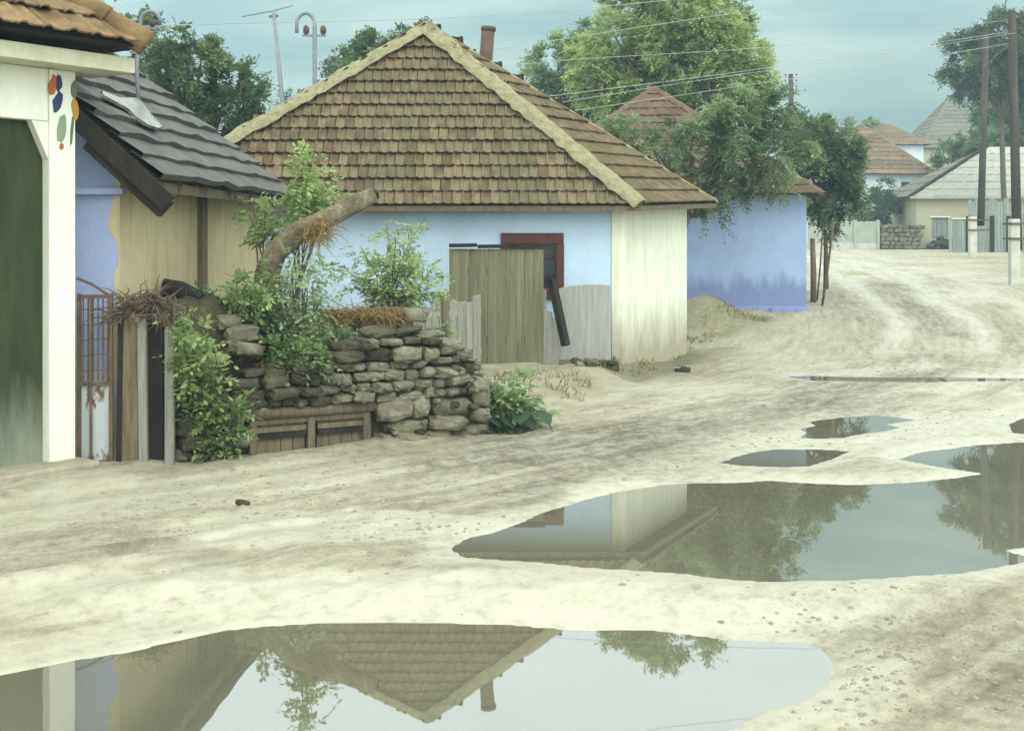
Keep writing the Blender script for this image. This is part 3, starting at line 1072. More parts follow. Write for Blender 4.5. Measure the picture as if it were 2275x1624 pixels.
# ------------------------------------------------------------------ the blue-white house with the pyramid roof
def white_house():
    root = thing('village_house', (-1.0, 19.0, 0.2), 'low blue white limewashed house with big mossy tiled pyramid roof', 'house', 'village houses')
    fx, fy = Vector((-1.0, 0.0)), Vector((1.56, 3.7)).normalized()      # the plot is skewed: side wall follows the lane
    FRe = Vector((1.78, 17.3)); W, D = 7.15, 4.015
    def e(a, b): return FRe + fx * a + fy * b
    FR = Vector((*e(0, 0), P(1430, 456, 17.3).z)); FL = Vector((*e(W, 0), 2.38))
    BR = Vector((*e(0, D), 2.52)); BL = Vector((*e(W, D), 2.5))
    AP = Vector((-1.262, 19.15, 5.10))
    # walls
    a, b = 0.38, 0.35
    wFR, wFL, wBR, wBL = e(a, b), e(W - a, b), e(a, D - b), e(W - a, D - b)
    eh = 2.42
    sA = (Vector((P(1120, 518, 18.4).x, 0)))
    def s_of(px):   # distance along the front wall from the right corner where the view line through px meets it
        k = (px - CX) / F
        s = wFR.x - k * wFR.y
        return s, wFR.y
    s1, d1 = s_of(1245); s0, d0 = s_of(1122)
    zt, zb = P(0, 530, d1).z, P(0, 652, d1).z
    L = W - 2 * a
    # the run goes from left to right so that the outside faces the road
    wa = wall_run(MB(), wFL, wFR, -0.05, eh, [(L - s0, L - s1, zb, zt)], 0.16)
    wall_run(wa, wBR, wBL, -0.05, eh)
    wall_run(wa, wBL, wFL, -0.05, eh)
    tag(wa.build('wall', M_white, root), 'pale blue limewashed front wall')
    sd = MB()
    wall_run(sd, wFR, wBR, -0.12, eh + .04)
    tag(sd.build('wall', M_cream, root), 'cream limewashed side wall with dirty foot')
    # corner pilaster, slightly proud, cream
    pm = MB()
    c0 = wFR - fx * 0.0
    q = [wFR + fx * 0.16 - fy * 0.025, wFR - fx * 0.012 - fy * 0.025, wFR - fx * 0.012 + fy * 0.1, wFR + fx * 0.16 + fy * 0.1]
    pm.hexa([(p.x, p.y, -0.05) for p in q] + [(p.x, p.y, eh - .01) for p in q])
    tag(pm.build('corner_pilaster', M_cream, root, bevel=0.012), 'cream corner strip with yellow stains')
    # stone footing on the side
    # window
    wm = MB(); ex3 = Vector((-fx.x, -fx.y, 0))
    def wp(s, z, k): q = wFR + fx * s + fy * k; return Vector((q.x, q.y, z))
    fw = 0.09
    win = None
    outer = [(s0 + .05, zb - .05), (s1 - .05, zb - .05), (s1 - .05, zt + .05), (s0 + .05, zt + .05)]
    for (p, q2) in (((s0 + .05, zt), (s1 - .05, zt)), ((s0 + .05, zb), (s1 - .05, zb))):
        wm.bar(wp(p[0], p[1], -.015), wp(q2[0], q2[1], -.015), 0.06, 0.15)
    for s in (s0, s1):
        wm.bar(wp(s, zb + .076, -.015), wp(s, zt - .076, -.015), 0.11, 0.058, up=(0, 1, 0))
    win = wm.build('window', M_redframe, root, bevel=0.006)
    mm = MB(); mm.bar(wp((s0 + s1) / 2, zb + .06, .06), wp((s0 + s1) / 2, zt - .06, .06), 0.05, 0.05)
    mm.bar(wp(s0 - .06, zt - .25, .06), wp(s1 + .06, zt - .25, .06), 0.04, 0.04)
    mm.build('glazing_bar', M_redframe, win)
    for i in range(2):
        u0 = s0 + (s1 - s0) * (i * 0.5 + 0.03); u1 = s0 + (s1 - s0) * (i * 0.5 + 0.47)
        pn = MB(); pn.plate([wp(u0, zb + .03, .09), wp(u1, zb + .03, .09), wp(u1, zt - .03, .09), wp(u0, zt - .03, .09)], (fy.x * .01, fy.y * .01, 0))
        pn.build('pane', M_glass, win)
    # roof
    dz = Vector((0, 0, -.03))
    rf = deck(root, [(FL, FR, AP), (FR, BR, AP), (BR, BL, AP), (BL, FL, AP), (FL + dz, BL + dz, BR + dz, FR + dz)], M_darkwood)
    roof_tiles(rf, [(FL, FR, AP), (FR, BR, AP), (BR, BL, AP), (BL, FL, AP)], 0.130, 15, M_tile, 300, 5)
    up = Vector((0, 0, .035))
    hip_cap(rf, FR + up, AP + up, 0.15, M_mortar, seed=3)
    hip_cap(rf, FL + up, AP + up, 0.15, M_mortar, seed=4)
    hip_cap(rf, BR + up, AP + up, 0.075, M_mortar, seed=5)
    hip_cap(rf, BL + up, AP + up, 0.10, M_mortar, seed=6)
    # eave boards
    for p, q2 in ((FL, FR), (FR, BR)):
        eb = MB()
        eb.bar(p + Vector((0, 0, -.045)), q2 + Vector((0, 0, -.045)), 0.03, 0.07)
        eb.build('eave_board', M_wood, rf)
    # leaning stove pipe on the far slope
    d = 19.8
    pb = P(1078, 150, d); pt = P(1085, 62, d)
    t = MB(); t.tube([pb + Vector((-.04, 0, -.25)), pb, pt], 0.105, 14)
    t.tube([pt + Vector((0, 0, -.05)), pt + Vector((.004, 0, .01))], [0.118, 0.118], 14)
    t.build('stove_pipe', M_pipe, rf, True)
    return root


white_house()


# ------------------------------------------------------------------ violet house
def tile_rows(roof, faces, rows, mat, w=0.2, seed=2, name='tile_row', lift=0.02):
    rng = random.Random(seed)
    for A, B, Cr, Cl in faces:
        A, B, Cr, Cl = map(Vector, (A, B, Cr, Cl))
        for r in range(rows):
            t0, t1 = r / rows, (r + 1.12) / rows
            t1 = min(t1, 1)
            l0, r0 = A.lerp(Cl, t0), B.lerp(Cr, t0)
            l1, r1 = A.lerp(Cl, t1), B.lerp(Cr, t1)
            wid = (r0 - l0).length
            if wid < 0.12: continue
            ex = (r0 - l0).normalized()
            upv = ((l1 + r1) - (l0 + r0)).normalized()
            nz = ex.cross(upv).normalized()
            k = max(2, int(wid / w) * 2)
            mb = MB()
            v = []
            for i in range(k + 1):
                t = i / k
                hh = lift + 0.03 + (0.018 if i % 2 else 0.0) + rng.uniform(-.008, .008)
                a = l0.lerp(r0, t); b = l1.lerp(r1, t)
                v += [a + nz * (hh - .035), a + nz * hh, b + nz * (hh - 0.03)]
            f = []
            for i in range(k):
                j = 3 * i
                f += [(j, j + 3, j + 4, j + 1), (j + 1, j + 4, j + 5, j + 2)]
            mb.add(v, f)
            mb.build(name, mat, roof)


def pyramid_house(label, FRe, W, D, phi, z0, ze, apex, wallmat, tilemat, rows, over=0.35, name='village_house', ridge=0.0, cap=M_mortar, capr=0.09, tw=0.2):
    fx = Vector((-math.cos(phi), math.sin(phi))); fy = Vector((math.sin(phi), math.cos(phi)))
    FRe = Vector(FRe)
    def e(a, b): return FRe + fx * a + fy * b
    c = e(W / 2, D / 2)
    root = thing(name, (c.x, c.y, z0), label, 'house', 'village houses')
    mb = MB()
    q = [e(W - over, over), e(over, over), e(over, D - over), e(W - over, D - over)]
    for i in range(4):
        wall_run(mb, q[i], q[(i + 1) % 4], z0 - 0.5, ze)
    mb.build('wall', wallmat, root)
    FL, FR, BR, BL = [Vector((*e(*k), ze)) for k in ((W, 0), (0, 0), (0, D), (W, D))]
    A0 = Vector((*e(W / 2 - ridge / 2, D / 2), apex)); A1 = Vector((*e(W / 2 + ridge / 2, D / 2), apex))
    faces = [(FL, FR, A0, A1), (FR, BR, A0, A0), (BR, BL, A1, A0), (BL, FL, A1, A1)]
    rf = deck(root, [(FL, FR, A0, A1) if ridge else (FL, FR, A0), (FR, BR, A0), (BR, BL, A1, A0) if ridge else (BR, BL, A0), (BL, FL, A1), (FL, BL, BR, FR)], M_darkwood)
    tile_rows(rf, faces, rows, tilemat, tw)
    for p, a in ((FR, A0), (FL, A1), (BR, A0), (BL, A1)):
        hip_cap(rf, p + Vector((0, 0, .03)), a + Vector((0, 0, .03)), capr, tilemat, seed=int(p.x * 7) % 50)
    if ridge:
        hip_cap(rf, A0 + Vector((0, 0, .03)), A1 + Vector((0, 0, .03)), capr, tilemat, name='ridge_cap')
    return root, rf, fx, fy, q


vh, vrf, vfx, vfy, vq = pyramid_house('violet blue limewashed house half hidden by locust branches', (6.50, 26.6), 6.94, 5.0, R(5), 0.42, 2.86, 5.40, M_purple, M_tile_red, 14, 0.33, capr=0.085, cap=M_tile_red, tw=0.19)
pl = MB()   # sloping plaster footing
A, B = vq[0], vq[1]
n2 = -vfy
pl.hexa([(A.x, A.y, -0.2), (A.x + n2.x * .3, A.y + n2.y * .3, -0.2), (B.x + n2.x * .3 + .1, B.y + n2.y * .3, -0.2), (B.x + .1, B.y, -0.2),
         (A.x, A.y, 0.52), (A.x + n2.x * .03, A.y + n2.y * .03, 0.50), (B.x + n2.x * .03 + .02, B.y + n2.y * .03, 0.50), (B.x + .02, B.y, 0.52)])
pl.build('plinth', M_purple, vh)


# ------------------------------------------------------------------ shabby house with grey felt roof
def felt_house():
    root = thing('village_house', (-5.5, 13.4, 0.2), 'shabby clay plastered house with grey strip roofing and dark eaves', 'house', 'village houses')
    N, Fp = Vector((-3.37, 11.0)), Vector((-3.07, 15.8))     # near and far end of the long wall
    xl, y0, y1 = -7.9, N.y, Fp.y
    we = (Fp - N).normalized(); wo = Vector((we.y, -we.x))    # along the wall, and out of it
    w = MB(); wall_run(w, Fp, N, -0.05, 2.62, inward=(-1, 0))
    wall_run(w, (xl, y1), Fp, -0.05, 2.62)
    wall_run(w, (xl, y0), (xl, y1), -0.05, 2.62)
    tag(w.build('wall', M_clay, root), 'long ochre clay wall')
    g = MB()
    xr = -5.45
    zr = 2.45 + (N.x - xr) * .87
    g.add([(xl, y0, -.05), (N.x, y0, -.05), (N.x, y0, 2.62), (xr, y0, zr), (xl, y0, 2.62)], [(0, 1, 2, 3, 4)])
    tag(g.build('wall', M_bluewall, root), 'violet blue limewashed end wall')
    fl = MB()
    rng = random.Random(4)
    ztop, zbot, n = 2.5, 0.7, 46
    v = []
    for i in range(n + 1):
        z = zbot + (ztop - zbot) * i / n
        wd = 0.045 + 0.03 * math.sin(z * 6.3 + .6) + 0.025 * math.sin(z * 13) + rng.uniform(-.008, .008)
        if z < 1.35: wd += (1.35 - z) * 0.12
        v += [(N.x - max(wd, .006), y0 - .007, z), (N.x + .004, y0 - .007, z)]
    fl.add(v, [(2 * i, 2 * i + 1, 2 * i + 3, 2 * i + 2) for i in range(n)])
    tag(fl.build('peeling_plaster', M_clay, root), 'wavy edge of bare clay where the violet lime coat has peeled')
    lg = MB(); lg.box(((N.x + xl) / 2 + 0.05, y0 - .04, 2.32), (N.x - xl, 0.1, 0.05)); lg.build('ledge', M_bluewall, root)
    k = (445 - CX) / F
    s_t = (k * N.y - N.x) / (we.x - k * we.y)
    q = N + we * s_t
    tb = MB(); tb.box((q.x + .02, q.y, 1.5), (0.07, 0.2, 1.7)); tb.build('wall_timber', M_wood, root, bevel=.01)
    # roof: gable towards the gate, hipped at the far end
    E0 = Vector((-2.99, 10.75, 2.43)); E1 = Vector((-2.71, 16.0, 2.434))
    T1 = Vector((xr, 16.0 - 2.74, 2.434 + 2.74 * .868)); T0 = Vector((xr, 10.75, 2.43 + 2.50 * .9))
    W0 = Vector((xr * 2 - E0.x, 10.75, 2.43)); W1 = Vector((xr * 2 - E1.x, 16.0, 2.434))
    rf = deck(root, [(E0, E1, T1, T0), (E1, W1, T1), (W1, W0, T0, T1)], M_darkwood)
    rows = 13
    rng = random.Random(9)
    for face in ((E0, E1, T1, T0), (E1, W1, T1, T1)):
        A_, B_, Cr, Cl = face
        for r in range(rows):
            t0, t1 = r / rows, min(1, (r + 1.25) / rows)
            k = 16
            wob = [rng.uniform(-.035, .02) for _ in range(k + 1)]
            l0, r0, l1, r1 = A_.lerp(Cl, t0), B_.lerp(Cr, t0), A_.lerp(Cl, t1), B_.lerp(Cr, t1)
            ex = (r0 - l0).normalized(); upv = ((l1 + r1) - (l0 + r0)).normalized(); nz = ex.cross(upv).normalized()
            v = []
            for i in range(k + 1):
                t = i / k
                a = l0.lerp(r0, t) + upv * wob[i] - upv * .02; b = l1.lerp(r1, t)
                hh = 0.075 + rng.uniform(-.012, .02)
                v += [a + nz * (hh - .06), a + nz * hh, b + nz * .022]
            f = []
            for i in range(k):
                j = 3 * i
                f += [(j, j + 3, j + 4, j + 1), (j + 1, j + 4, j + 5, j + 2)]
            mb = MB(); mb.add(v, f); mb.build('felt_strip', M_felt, rf)
    hip_cap(rf, E1 + Vector((0, 0, .0)), T1, 0.05, M_felt, seed=12)
    # barge boards at the near gable and the sagging eave timbers
    bb = MB()
    dn = (T0 - E0).normalized()
    bb.bar(E0 - dn * 0.16 + Vector((0, -.05, -.11)), E0 + dn * 2.2 + Vector((0, -.05, -.11)), 0.06, 0.15)
    bb.build('barge_board', M_darkwood, rf)
    b2 = MB(); b2.bar(E0 - dn * 0.10 + Vector((0, .03, -.20)), E0 + dn * 0.75 + Vector((0, .03, -.20)), 0.14, 0.16); b2.build('rafter_end', M_darkwood, rf)
    eb = MB(); eb.bar(E0 + Vector((-.06, .1, -.07)), E1 + Vector((-.06, 0, -.07)), 0.05, 0.09); eb.build('eave_board', M_wood, rf)
    for i in range(6):
        y = 11.5 + i * .82
        q = N.lerp(Fp, (y - y0) / (y1 - y0)); q2 = E0.lerp(E1, (y - E0.y) / (E1.y - E0.y))
        rr = MB(); rr.bar((q.x - .1, y, 2.62), (q2.x - .02, y, 2.36), 0.09, 0.1); rr.build('rafter_end', M_wood, rf)
    # pale lime flashing smeared round the mast foot
    mb = MB()
    nrm = (E1 - E0).normalized().cross(dn).normalized()
    if nrm.z < 0: nrm = -nrm
    def on_roof(px, py):
        o = Vector((0, 0, CH)); d_ = P(px, py, 1.0) - o
        t = (E0 - o).dot(nrm) / d_.dot(nrm)
        return o + d_ * t + nrm * 0.085
    top = [(208, 222), (250, 237), (290, 236), (300, 246), (322, 275), (345, 300)]
    low = [(212, 232), (246, 250), (268, 262), (285, 280), (312, 297), (335, 304)]
    v = [on_roof(*p) for p in top] + [on_roof(*p) for p in low]
    n = len(top)
    v += [p + nrm * 0.025 for p in v]
    f = [(2 * n + i, 2 * n + i + 1, 3 * n + i + 1, 3 * n + i) for i in range(n - 1)]
    f += [(i, i + 1, 2 * n + i + 1, 2 * n + i) for i in range(n - 1)] + [(n + i, n + i + 1, 3 * n + i + 1, 3 * n + i) for i in range(n - 1)]
    mb.add(v, f)
    mb.build('mast_flashing', M_tarp, rf, True)
    return root, on_roof


fh, on_roof = felt_house()

# service mast with goose neck on the felt roof
mb_base = on_roof(297, 244)
dm = mb_base.y
mast = thing('service_mast', mb_base, 'thin steel mast with goose neck and crossbar on the grey roof', 'mast')
t = MB(); pts = [mb_base - Vector((0, 0, .1)), P(303, 150, dm), P(312, 62, dm)]
for i in range(9):
    an = math.pi * i / 8
    c = P(334, 52, dm)
    pts.append(c + Vector((-math.cos(an) * 22 * dm / F, 0, math.sin(an) * 26 * dm / F)))
t.tube(pts, 0.022, 8); t.build('mast_tube', M_steel, mast, True)
t = MB(); t.bar(P(272, 63, dm), P(348, 62, dm), 0.04, 0.04); t.build('crossbar', M_steel, mast)
for px in (280, 340):
    t = MB(); t.tube([P(px, 61, dm), P(px, 50, dm), P(px, 44, dm)], [.028, .036, .018], 8); t.build('insulator', M_porcelain, mast, True)


# ------------------------------------------------------------------ gateway
def gateway():
    e = Vector((.58, .815, 0)); n = Vector((.815, -.58, 0)); Z = Vector((0, 0, 1))
    Q = Vector((-3.62, 10.62, 0))
    root = thing('gateway', Q, 'tall cream gateway with green gate under a brown tiled roof', 'gate')
    def q(t, o, z): return Q + e * t + n * o + Z * z
    def block(name, t0, t1, o0, o1, z0, z1, mat, parent=root, bev=0.01):
        m = MB(); m.hexa([q(t0, o0, z0), q(t0, o1, z0), q(t1, o1, z0), q(t1, o0, z0), q(t0, o0, z1), q(t0, o1, z1), q(t1, o1, z1), q(t1, o0, z1)][:8])
        return m.build(name, mat, parent, bevel=bev)
    post = block('post', -.247, 0, -.25, 0, -0.05, 3.3, M_paint_w)
    block('post', -2.75, -2.45, -.25, 0, -0.05, 3.3, M_paint_w)
    block('lintel', -2.44, -.249, -.22, -.012, 2.87, 3.3, M_paint_w)
    br = MB(); br.plate([q(-.249, -.015, 2.56), q(-.249, -.015, 2.868), q(-.40, -.015, 2.868)], -n * 0.18); br.build('corner_bracket', M_paint_w, root)
    br = MB(); br.plate([q(-2.44, -.015, 2.56), q(-2.30, -.015, 2.868), q(-2.44, -.015, 2.868)], -n * 0.18); br.build('corner_bracket', M_paint_w, root)
    lf = block('gate_leaf', -1.34, -.252, -.13, -.09, 0.02, 2.866, M_gate, bev=0)
    l2 = block('gate_leaf', -2.438, -1.345, -.13, -.09, 0.02, 2.866, M_gate, bev=0)
    for par, a, b in ((lf, -1.33, -.26), (l2, -2.43, -1.355)):
        for z0, z1 in ((.05, .12), (1.35, 1.42), (2.78, 2.85)):
            block('rail', a, b, -.165, -.132, z0, z1, M_gate, par, 0)
    block('step', -2.8, 0.06, -.3, 0.26, -0.1, 0.10, M_step, root, 0.025)
    # boxed eave
    fa = block('fascia', -2.8, .367, .27, .30, 3.30, 3.43, M_fascia)
    block('soffit', -2.8, .34, -.3, .268, 3.302, 3.325, M_fascia)
    block('eave_box_end', .34, .366, -.3, .268, 3.3, 3.428, M_fascia)
    # painted bird and flowers on the post head: flat patches of folk paint
    cols = {'orange': (0.42, 0.12, 0.03), 'navy': (0.03, 0.045, 0.12), 'green': (0.10, 0.14, 0.08), 'sage': (0.22, 0.28, 0.19), 'ochre': (0.40, 0.20, 0.04)}
    def patch(px, py, rx, ry, c, rot=0.0, seed=0):
        rng = random.Random(seed)
        o = Vector((0, 0, CH)); pl_pt = q(0, 0.004, 0)
        pts = []
        for i in range(14):
            an = 2 * math.pi * i / 14
            k = rng.uniform(.82, 1.12)
            x, y = math.cos(an) * rx * k, math.sin(an) * ry * k
            x, y = x * math.cos(rot) - y * math.sin(rot), x * math.sin(rot) + y * math.cos(rot)
            d_ = P(px + x, py + y, 1.0) - o
            tt = (pl_pt - o).dot(n) / d_.dot(n)
            pts.append(o + d_ * tt)
        m = MB(); m.plate(pts, -n * 0.0025)
        m.build('painted_motif', simple('folk_paint_' + c, [k * .8 for k in cols[c]], cols[c], 14, 0.75, bump=0), post)
    patch(117, 190, 9, 24, 'orange', 0.15, 1)
    patch(131, 185, 7, 20, 'navy', 0.0, 2)
    patch(128, 228, 11, 24, 'navy', 0.25, 3)
    patch(165, 200, 7, 22, 'green', 0.0, 4)
    patch(167, 242, 8, 24, 'ochre', -0.05, 5)
    patch(137, 288, 10, 34, 'sage', 0.12, 6)
    patch(160, 290, 3.5, 38, 'green', 0.08, 7)
    patch(137, 326, 5, 8, 'orange', 0.0, 8)
    # roof
    pit = 0.84
    Er = q(.36, .45, 3.5); El = q(-3.2, .45, 3.5); k = 1.15
    Tr = q(.36 - k, .45 - k, 3.5 + k * pit); Tl = q(-3.2 + .2, .45 - k, 3.5 + k * pit)
    Br = q(.36, .45 - 2 * k, 3.5); Bl = q(-3.2, .45 - 2 * k, 3.5)
    rf = deck(root, [(El, Er, Tr, Tl), (Er, Br, Tr), (Br, Bl, Tl, Tr), (Bl, El, Tl), (El, Bl, Br, Er)], M_darkwood)
    roof_tiles(rf, [(El, Er, Tr, Tl), (Er, Br, Tr)], 0.22, 5, M_tile_gate, 300, 15, lift=0.035, expo_k=1.2)
    # round ridge tiles up the hip
    for i in range(5):
        p = Er.lerp(Tr, i / 5) + Z * .04; r_ = Er.lerp(Tr, (i + 1.15) / 5) + Z * .05
        m = MB(); m.tube([p, r_], [.115, .085], 12); m.build('hip_tile', M_tile_gate, rf, True)
    return root


gateway()


# ------------------------------------------------------------------ stones
_stones = {}


def stone_mesh(seed, mat):
    key = (seed, mat.name)
    if key in _stones: return _stones[key]
    import bmesh
    bm = bmesh.new()
    bmesh.ops.create_cube(bm, size=1.0)
    bmesh.ops.subdivide_edges(bm, edges=bm.edges[:], cuts=2, use_grid_fill=True)
    rng = random.Random(seed)
    off = [rng.uniform(0, 50) for _ in range(3)]
    for v in bm.verts:
        c = v.co
        l = max(abs(c.x), abs(c.y), abs(c.z))
        sph = c.normalized() * 0.56
        v.co = c.lerp(sph, 0.5)
        v.co += Vector((rng.uniform(-.075, .075), rng.uniform(-.06, .06), rng.uniform(-.085, .085)))
    me = bpy.data.meshes.new('stone')
    bm.to_mesh(me); bm.free()
    me.materials.append(mat)
    me.polygons.foreach_set('use_smooth', [rng.random() < 0.45 for _ in me.polygons])
    _stones[key] = me
    return me


def put_stone(parent, c, size, ex, mat, rng, roll=0.12, name='stone'):
    me = stone_mesh(rng.randrange(14), mat)
    ob = bpy.data.objects.new(name, me)
    COL.objects.link(ob)
    ob.parent = parent
    if parent.type == 'EMPTY':
        ob.matrix_parent_inverse = Matrix.Translation(-Vector(parent.location))
    ex = Vector(ex).normalized()
    yaw = math.atan2(ex.y, ex.x)
    ob.location = c
    ob.rotation_euler = (rng.uniform(-roll, roll), rng.uniform(-roll, roll), yaw + rng.uniform(-roll, roll))
    ob.scale = size
    return ob


# ------------------------------------------------------------------ cellar
CA, CB = Vector((-2.86, 10.9, 0)), Vector((-.30, 12.42, 0))
CE = (CB - CA).normalized(); CN = Vector((CE.y, -CE.x, 0)); CLEN = (CB - CA).length


def cellar_top(s):
    return float(np.interp(s, [0, .45, .9, 1.35, 1.75, 2.0, 2.35, 2.7, 2.95], [.50, .72, .74, .80, .96, 1.02, 1.0, .84, .66]))


def cellar():
    root = thing('stone_cellar', CA.lerp(CB, .5), 'dry fieldstone cellar front with a sunken plank hatch', 'cellar')
    rng = random.Random(31)
    core = MB()
    prof = [0, .3, .7, 1.1, 1.5, 1.9, 2.3, 2.6, 2.85]
    v = []
    for s in prof:
        p = CA + CE * s
        zt = cellar_top(s) - .08
        v += [p - CN * .12 + Vector((0, 0, -.15)), p - CN * .12 + Vector((0, 0, zt)), p - CN * .7 + Vector((0, 0, zt + .02)), p - CN * .7 + Vector((0, 0, -.15))]
    f = []
    for i in range(len(prof) - 1):
        j = 4 * i
        f += [(j, j + 4, j + 5, j + 1), (j + 1, j + 5, j + 6, j + 2), (j + 2, j + 6, j + 7, j + 3)]
    f += [(0, 1, 2, 3), tuple(len(v) - 4 + k for k in (3, 2, 1, 0))]
    core.add(v, f); core.build('earth_core', M_soil, root)
    s0, s1, zd = .651, 1.80, .33
    z = -.02
    while z < 1.1:
        h = rng.uniform(.13, .2) if z < .35 else rng.uniform(.075, .14)
        s = -.05 + rng.uniform(0, .1)
        while s < CLEN + .02:
            w = h * rng.choice((rng.uniform(1.0, 1.5), rng.uniform(1.5, 2.6), rng.uniform(2.0, 3.2)))
            hk = h * rng.uniform(.72, 1.12)
            m = s + w / 2
            zt = cellar_top(m)
            if z + h * .6 < zt + .03 and not (z < zd + .06 and m > s0 - w * .4 and m < s1 + w * .4):
                mossy = (m < 1.35 and z > .3) or m < .4 and rng.random() < .6 or (z + h > zt - .1 and rng.random() < .5)
                p = CA + CE * m + CN * rng.uniform(-.07, .025) + Vector((0, 0, z + h / 2 + rng.uniform(-.012, .012)))
                if m > 2.7: p -= CN * (m - 2.7) * .7
                put_stone(root, p, (w * rng.uniform(.9, 1.02), .24, hk), CE, M_mossstone if mossy else M_stone, rng, .16)
            s += w * .97
        z += h * .92
    # capping slabs lying on top
    for s in (1.35, 1.62, 1.95, 2.2, 2.42, 2.62, 2.8):
        p = CA + CE * s - CN * rng.uniform(.05, .2) + Vector((0, 0, cellar_top(s) + .03))
        put_stone(root, p, (rng.uniform(.2, .36), .3, rng.uniform(.06, .1)), CE, M_mossstone if rng.random() < .6 else M_stone, rng, .2)
    # round the right hand end
    for i in range(16):
        a = i % 4; zz = .06 + .15 * (i // 4)
        p = CB + CE * (.02 + .03 * a) - CN * (.12 + .17 * a) + Vector((0, 0, zz))
        put_stone(root, p, (.22, .22, .15), -CN, M_stone, rng, .2)
    # small chinking stones pushed into the joints
    for i in range(70):
        m = rng.uniform(.05, CLEN); zz = rng.uniform(0, cellar_top(m))
        if zz < zd + .1 and s0 - .1 < m < s1 + .1: continue
        w = rng.uniform(.05, .1)
        put_stone(root, CA + CE * m + CN * rng.uniform(.02, .06) + Vector((0, 0, zz)), (w, .1, w * rng.uniform(.4, .8)), CE, rng.choice((M_stone, M_mossstone)), rng, .35)
    # lintel log
    lt = MB(); a = CA + CE * (s0 - .15) + CN * .0; b = CA + CE * (s1 + .1) + CN * .0
    lt.tube([a + Vector((0, 0, zd + .05)), a.lerp(b, .5) + Vector((0, 0, zd + .035)), b + Vector((0, 0, zd + .05))], [.06, .055, .06], 9, rough=.08)
    lt.build('lintel', M_wood, root, True)
    # hatch
    dr = MB()
    def q(s, o, z_): return CA + CE * s + CN * o + Vector((0, 0, z_))
    for s in (s0 + .03, (s0 + s1) / 2, s1 - .03):
        dr.bar(q(s, -.02, -.14), q(s, -.02, zd), .07, .06, up=CN)
    dr.bar(q(s0 + .06, -.02, zd - .03), q(s1 - .06, -.02, zd - .03), .05, .05)
    hatch = dr.build('hatch', M_wood, root, bevel=.005)
    for k in range(2):
        a0 = s0 + .07 + k * (s1 - s0) / 2; a1 = a0 + (s1 - s0) / 2 - .11
        nb = 4
        for i in range(nb):
            b0 = a0 + (a1 - a0) * i / nb; b1 = a0 + (a1 - a0) * (i + .95) / nb
            m = MB(); m.hexa([q(b0, -.07, -.12), q(b0, -.045, -.12), q(b1, -.045, -.12), q(b1, -.07, -.12), q(b0, -.07, zd - .06), q(b0, -.045, zd - .06), q(b1, -.045, zd - .06), q(b1, -.07, zd - .06)])
            m.build('plank', M_wood, hatch)
        m = MB(); m.bar(q(a0, -.03, .17), q(a1, -.03, .17), .03, .05); m.build('cross_rail', M_darkwood, hatch)
        m = MB(); m.bar(q(a0, -.03, .225), q(a1, -.03, .225), .03, .045); m.build('cross_rail', M_wood, hatch)


cellar()


# earth bank behind and left of the cellar
def bank_h(s, o):
    """s along the cellar front, o metres behind it"""
    prof = np.interp(s, [-.6, -.3, 0, .5, .9, 1.3, 1.8, 2.3, 2.8, 3.2], [.15, .9, 1.22, 1.36, 1.1, .92, .95, .9, .6, .2])
    lift = sstep(.12, .55, o) * .62 + .38 * sstep(-.02, .2, o)
    back = 1 - sstep(1.0, 2.3, o) * .75
    return prof * lift * back


def bank():
    s = np.linspace(-.05, 3.2, 96); o = np.linspace(.08, 2.6, 64)
    S, O = np.meshgrid(s, o)
    H = bank_h(S, O) + .07 * fbm(S * 4, O * 4, 5, 4, .6) + .1 * fbm(S * 1.5, O * 1.5, 8, 2)
    H = np.where((O < .1), -.05, H)
    X = CA.x + CE.x * S - CN.x * O; Y = CA.y + CE.y * S - CN.y * O
    ny, nx = X.shape
    i = np.arange(ny * nx).reshape(ny, nx)
    qd = np.stack([i[:-1, :-1], i[:-1, 1:], i[1:, 1:], i[1:, :-1]], -1).reshape(-1, 4)
    me = np_mesh('earth_bank', np.stack([X, Y, H], -1).reshape(-1, 3), qd, M_soil)
    me.polygons.foreach_set('use_smooth', [True] * len(me.polygons))
    tag(link('earth_bank', me), 'dark mossy earth bank heaped behind the cellar front', kind='structure')


bank()


def bank_pt(s, o, dz=0.0):
    return CA + CE * s - CN * o + Vector((0, 0, float(bank_h(np.array(s), np.array(o))) + dz))


rng = random.Random(77)
for i, (px, py, d, w, h, lb) in enumerate([(1 * 535, 745, 11.5, .3, .17, 'grey fieldstone bedded in the bank beside the elder'), (545, 778, 11.35, .24, .12, 'pale tan fieldstone bedded low in the bank'),
                                           (500, 720, 11.6, .25, .14, 'small fieldstone half buried near the clay wall'), (470, 800, 11.25, .22, .13, 'mossy fieldstone on the bank above the gate posts')]):
    ob = put_stone(thing('fieldstone', P(px, py, d), lb, 'stone', 'stones lying in the bank'), P(px, py, d), (w, .3, h), CE, M_stone, rng, .25)
# black root stump / old beam lying on the bank
mb = MB(); a, b = P(362, 640, 11.9), P(445, 668, 11.9)
mb.tube([a, a.lerp(b, .4) + Vector((0, 0, .02)), b, b + Vector((.25, .1, -.06))], [.10, .12, .09, .05], 9, rough=.2)
o = mb.build('rotten_beam', M_darkwood, None, True); tag(o, 'rotten black beam lying on the bank against the clay wall', 'beam')


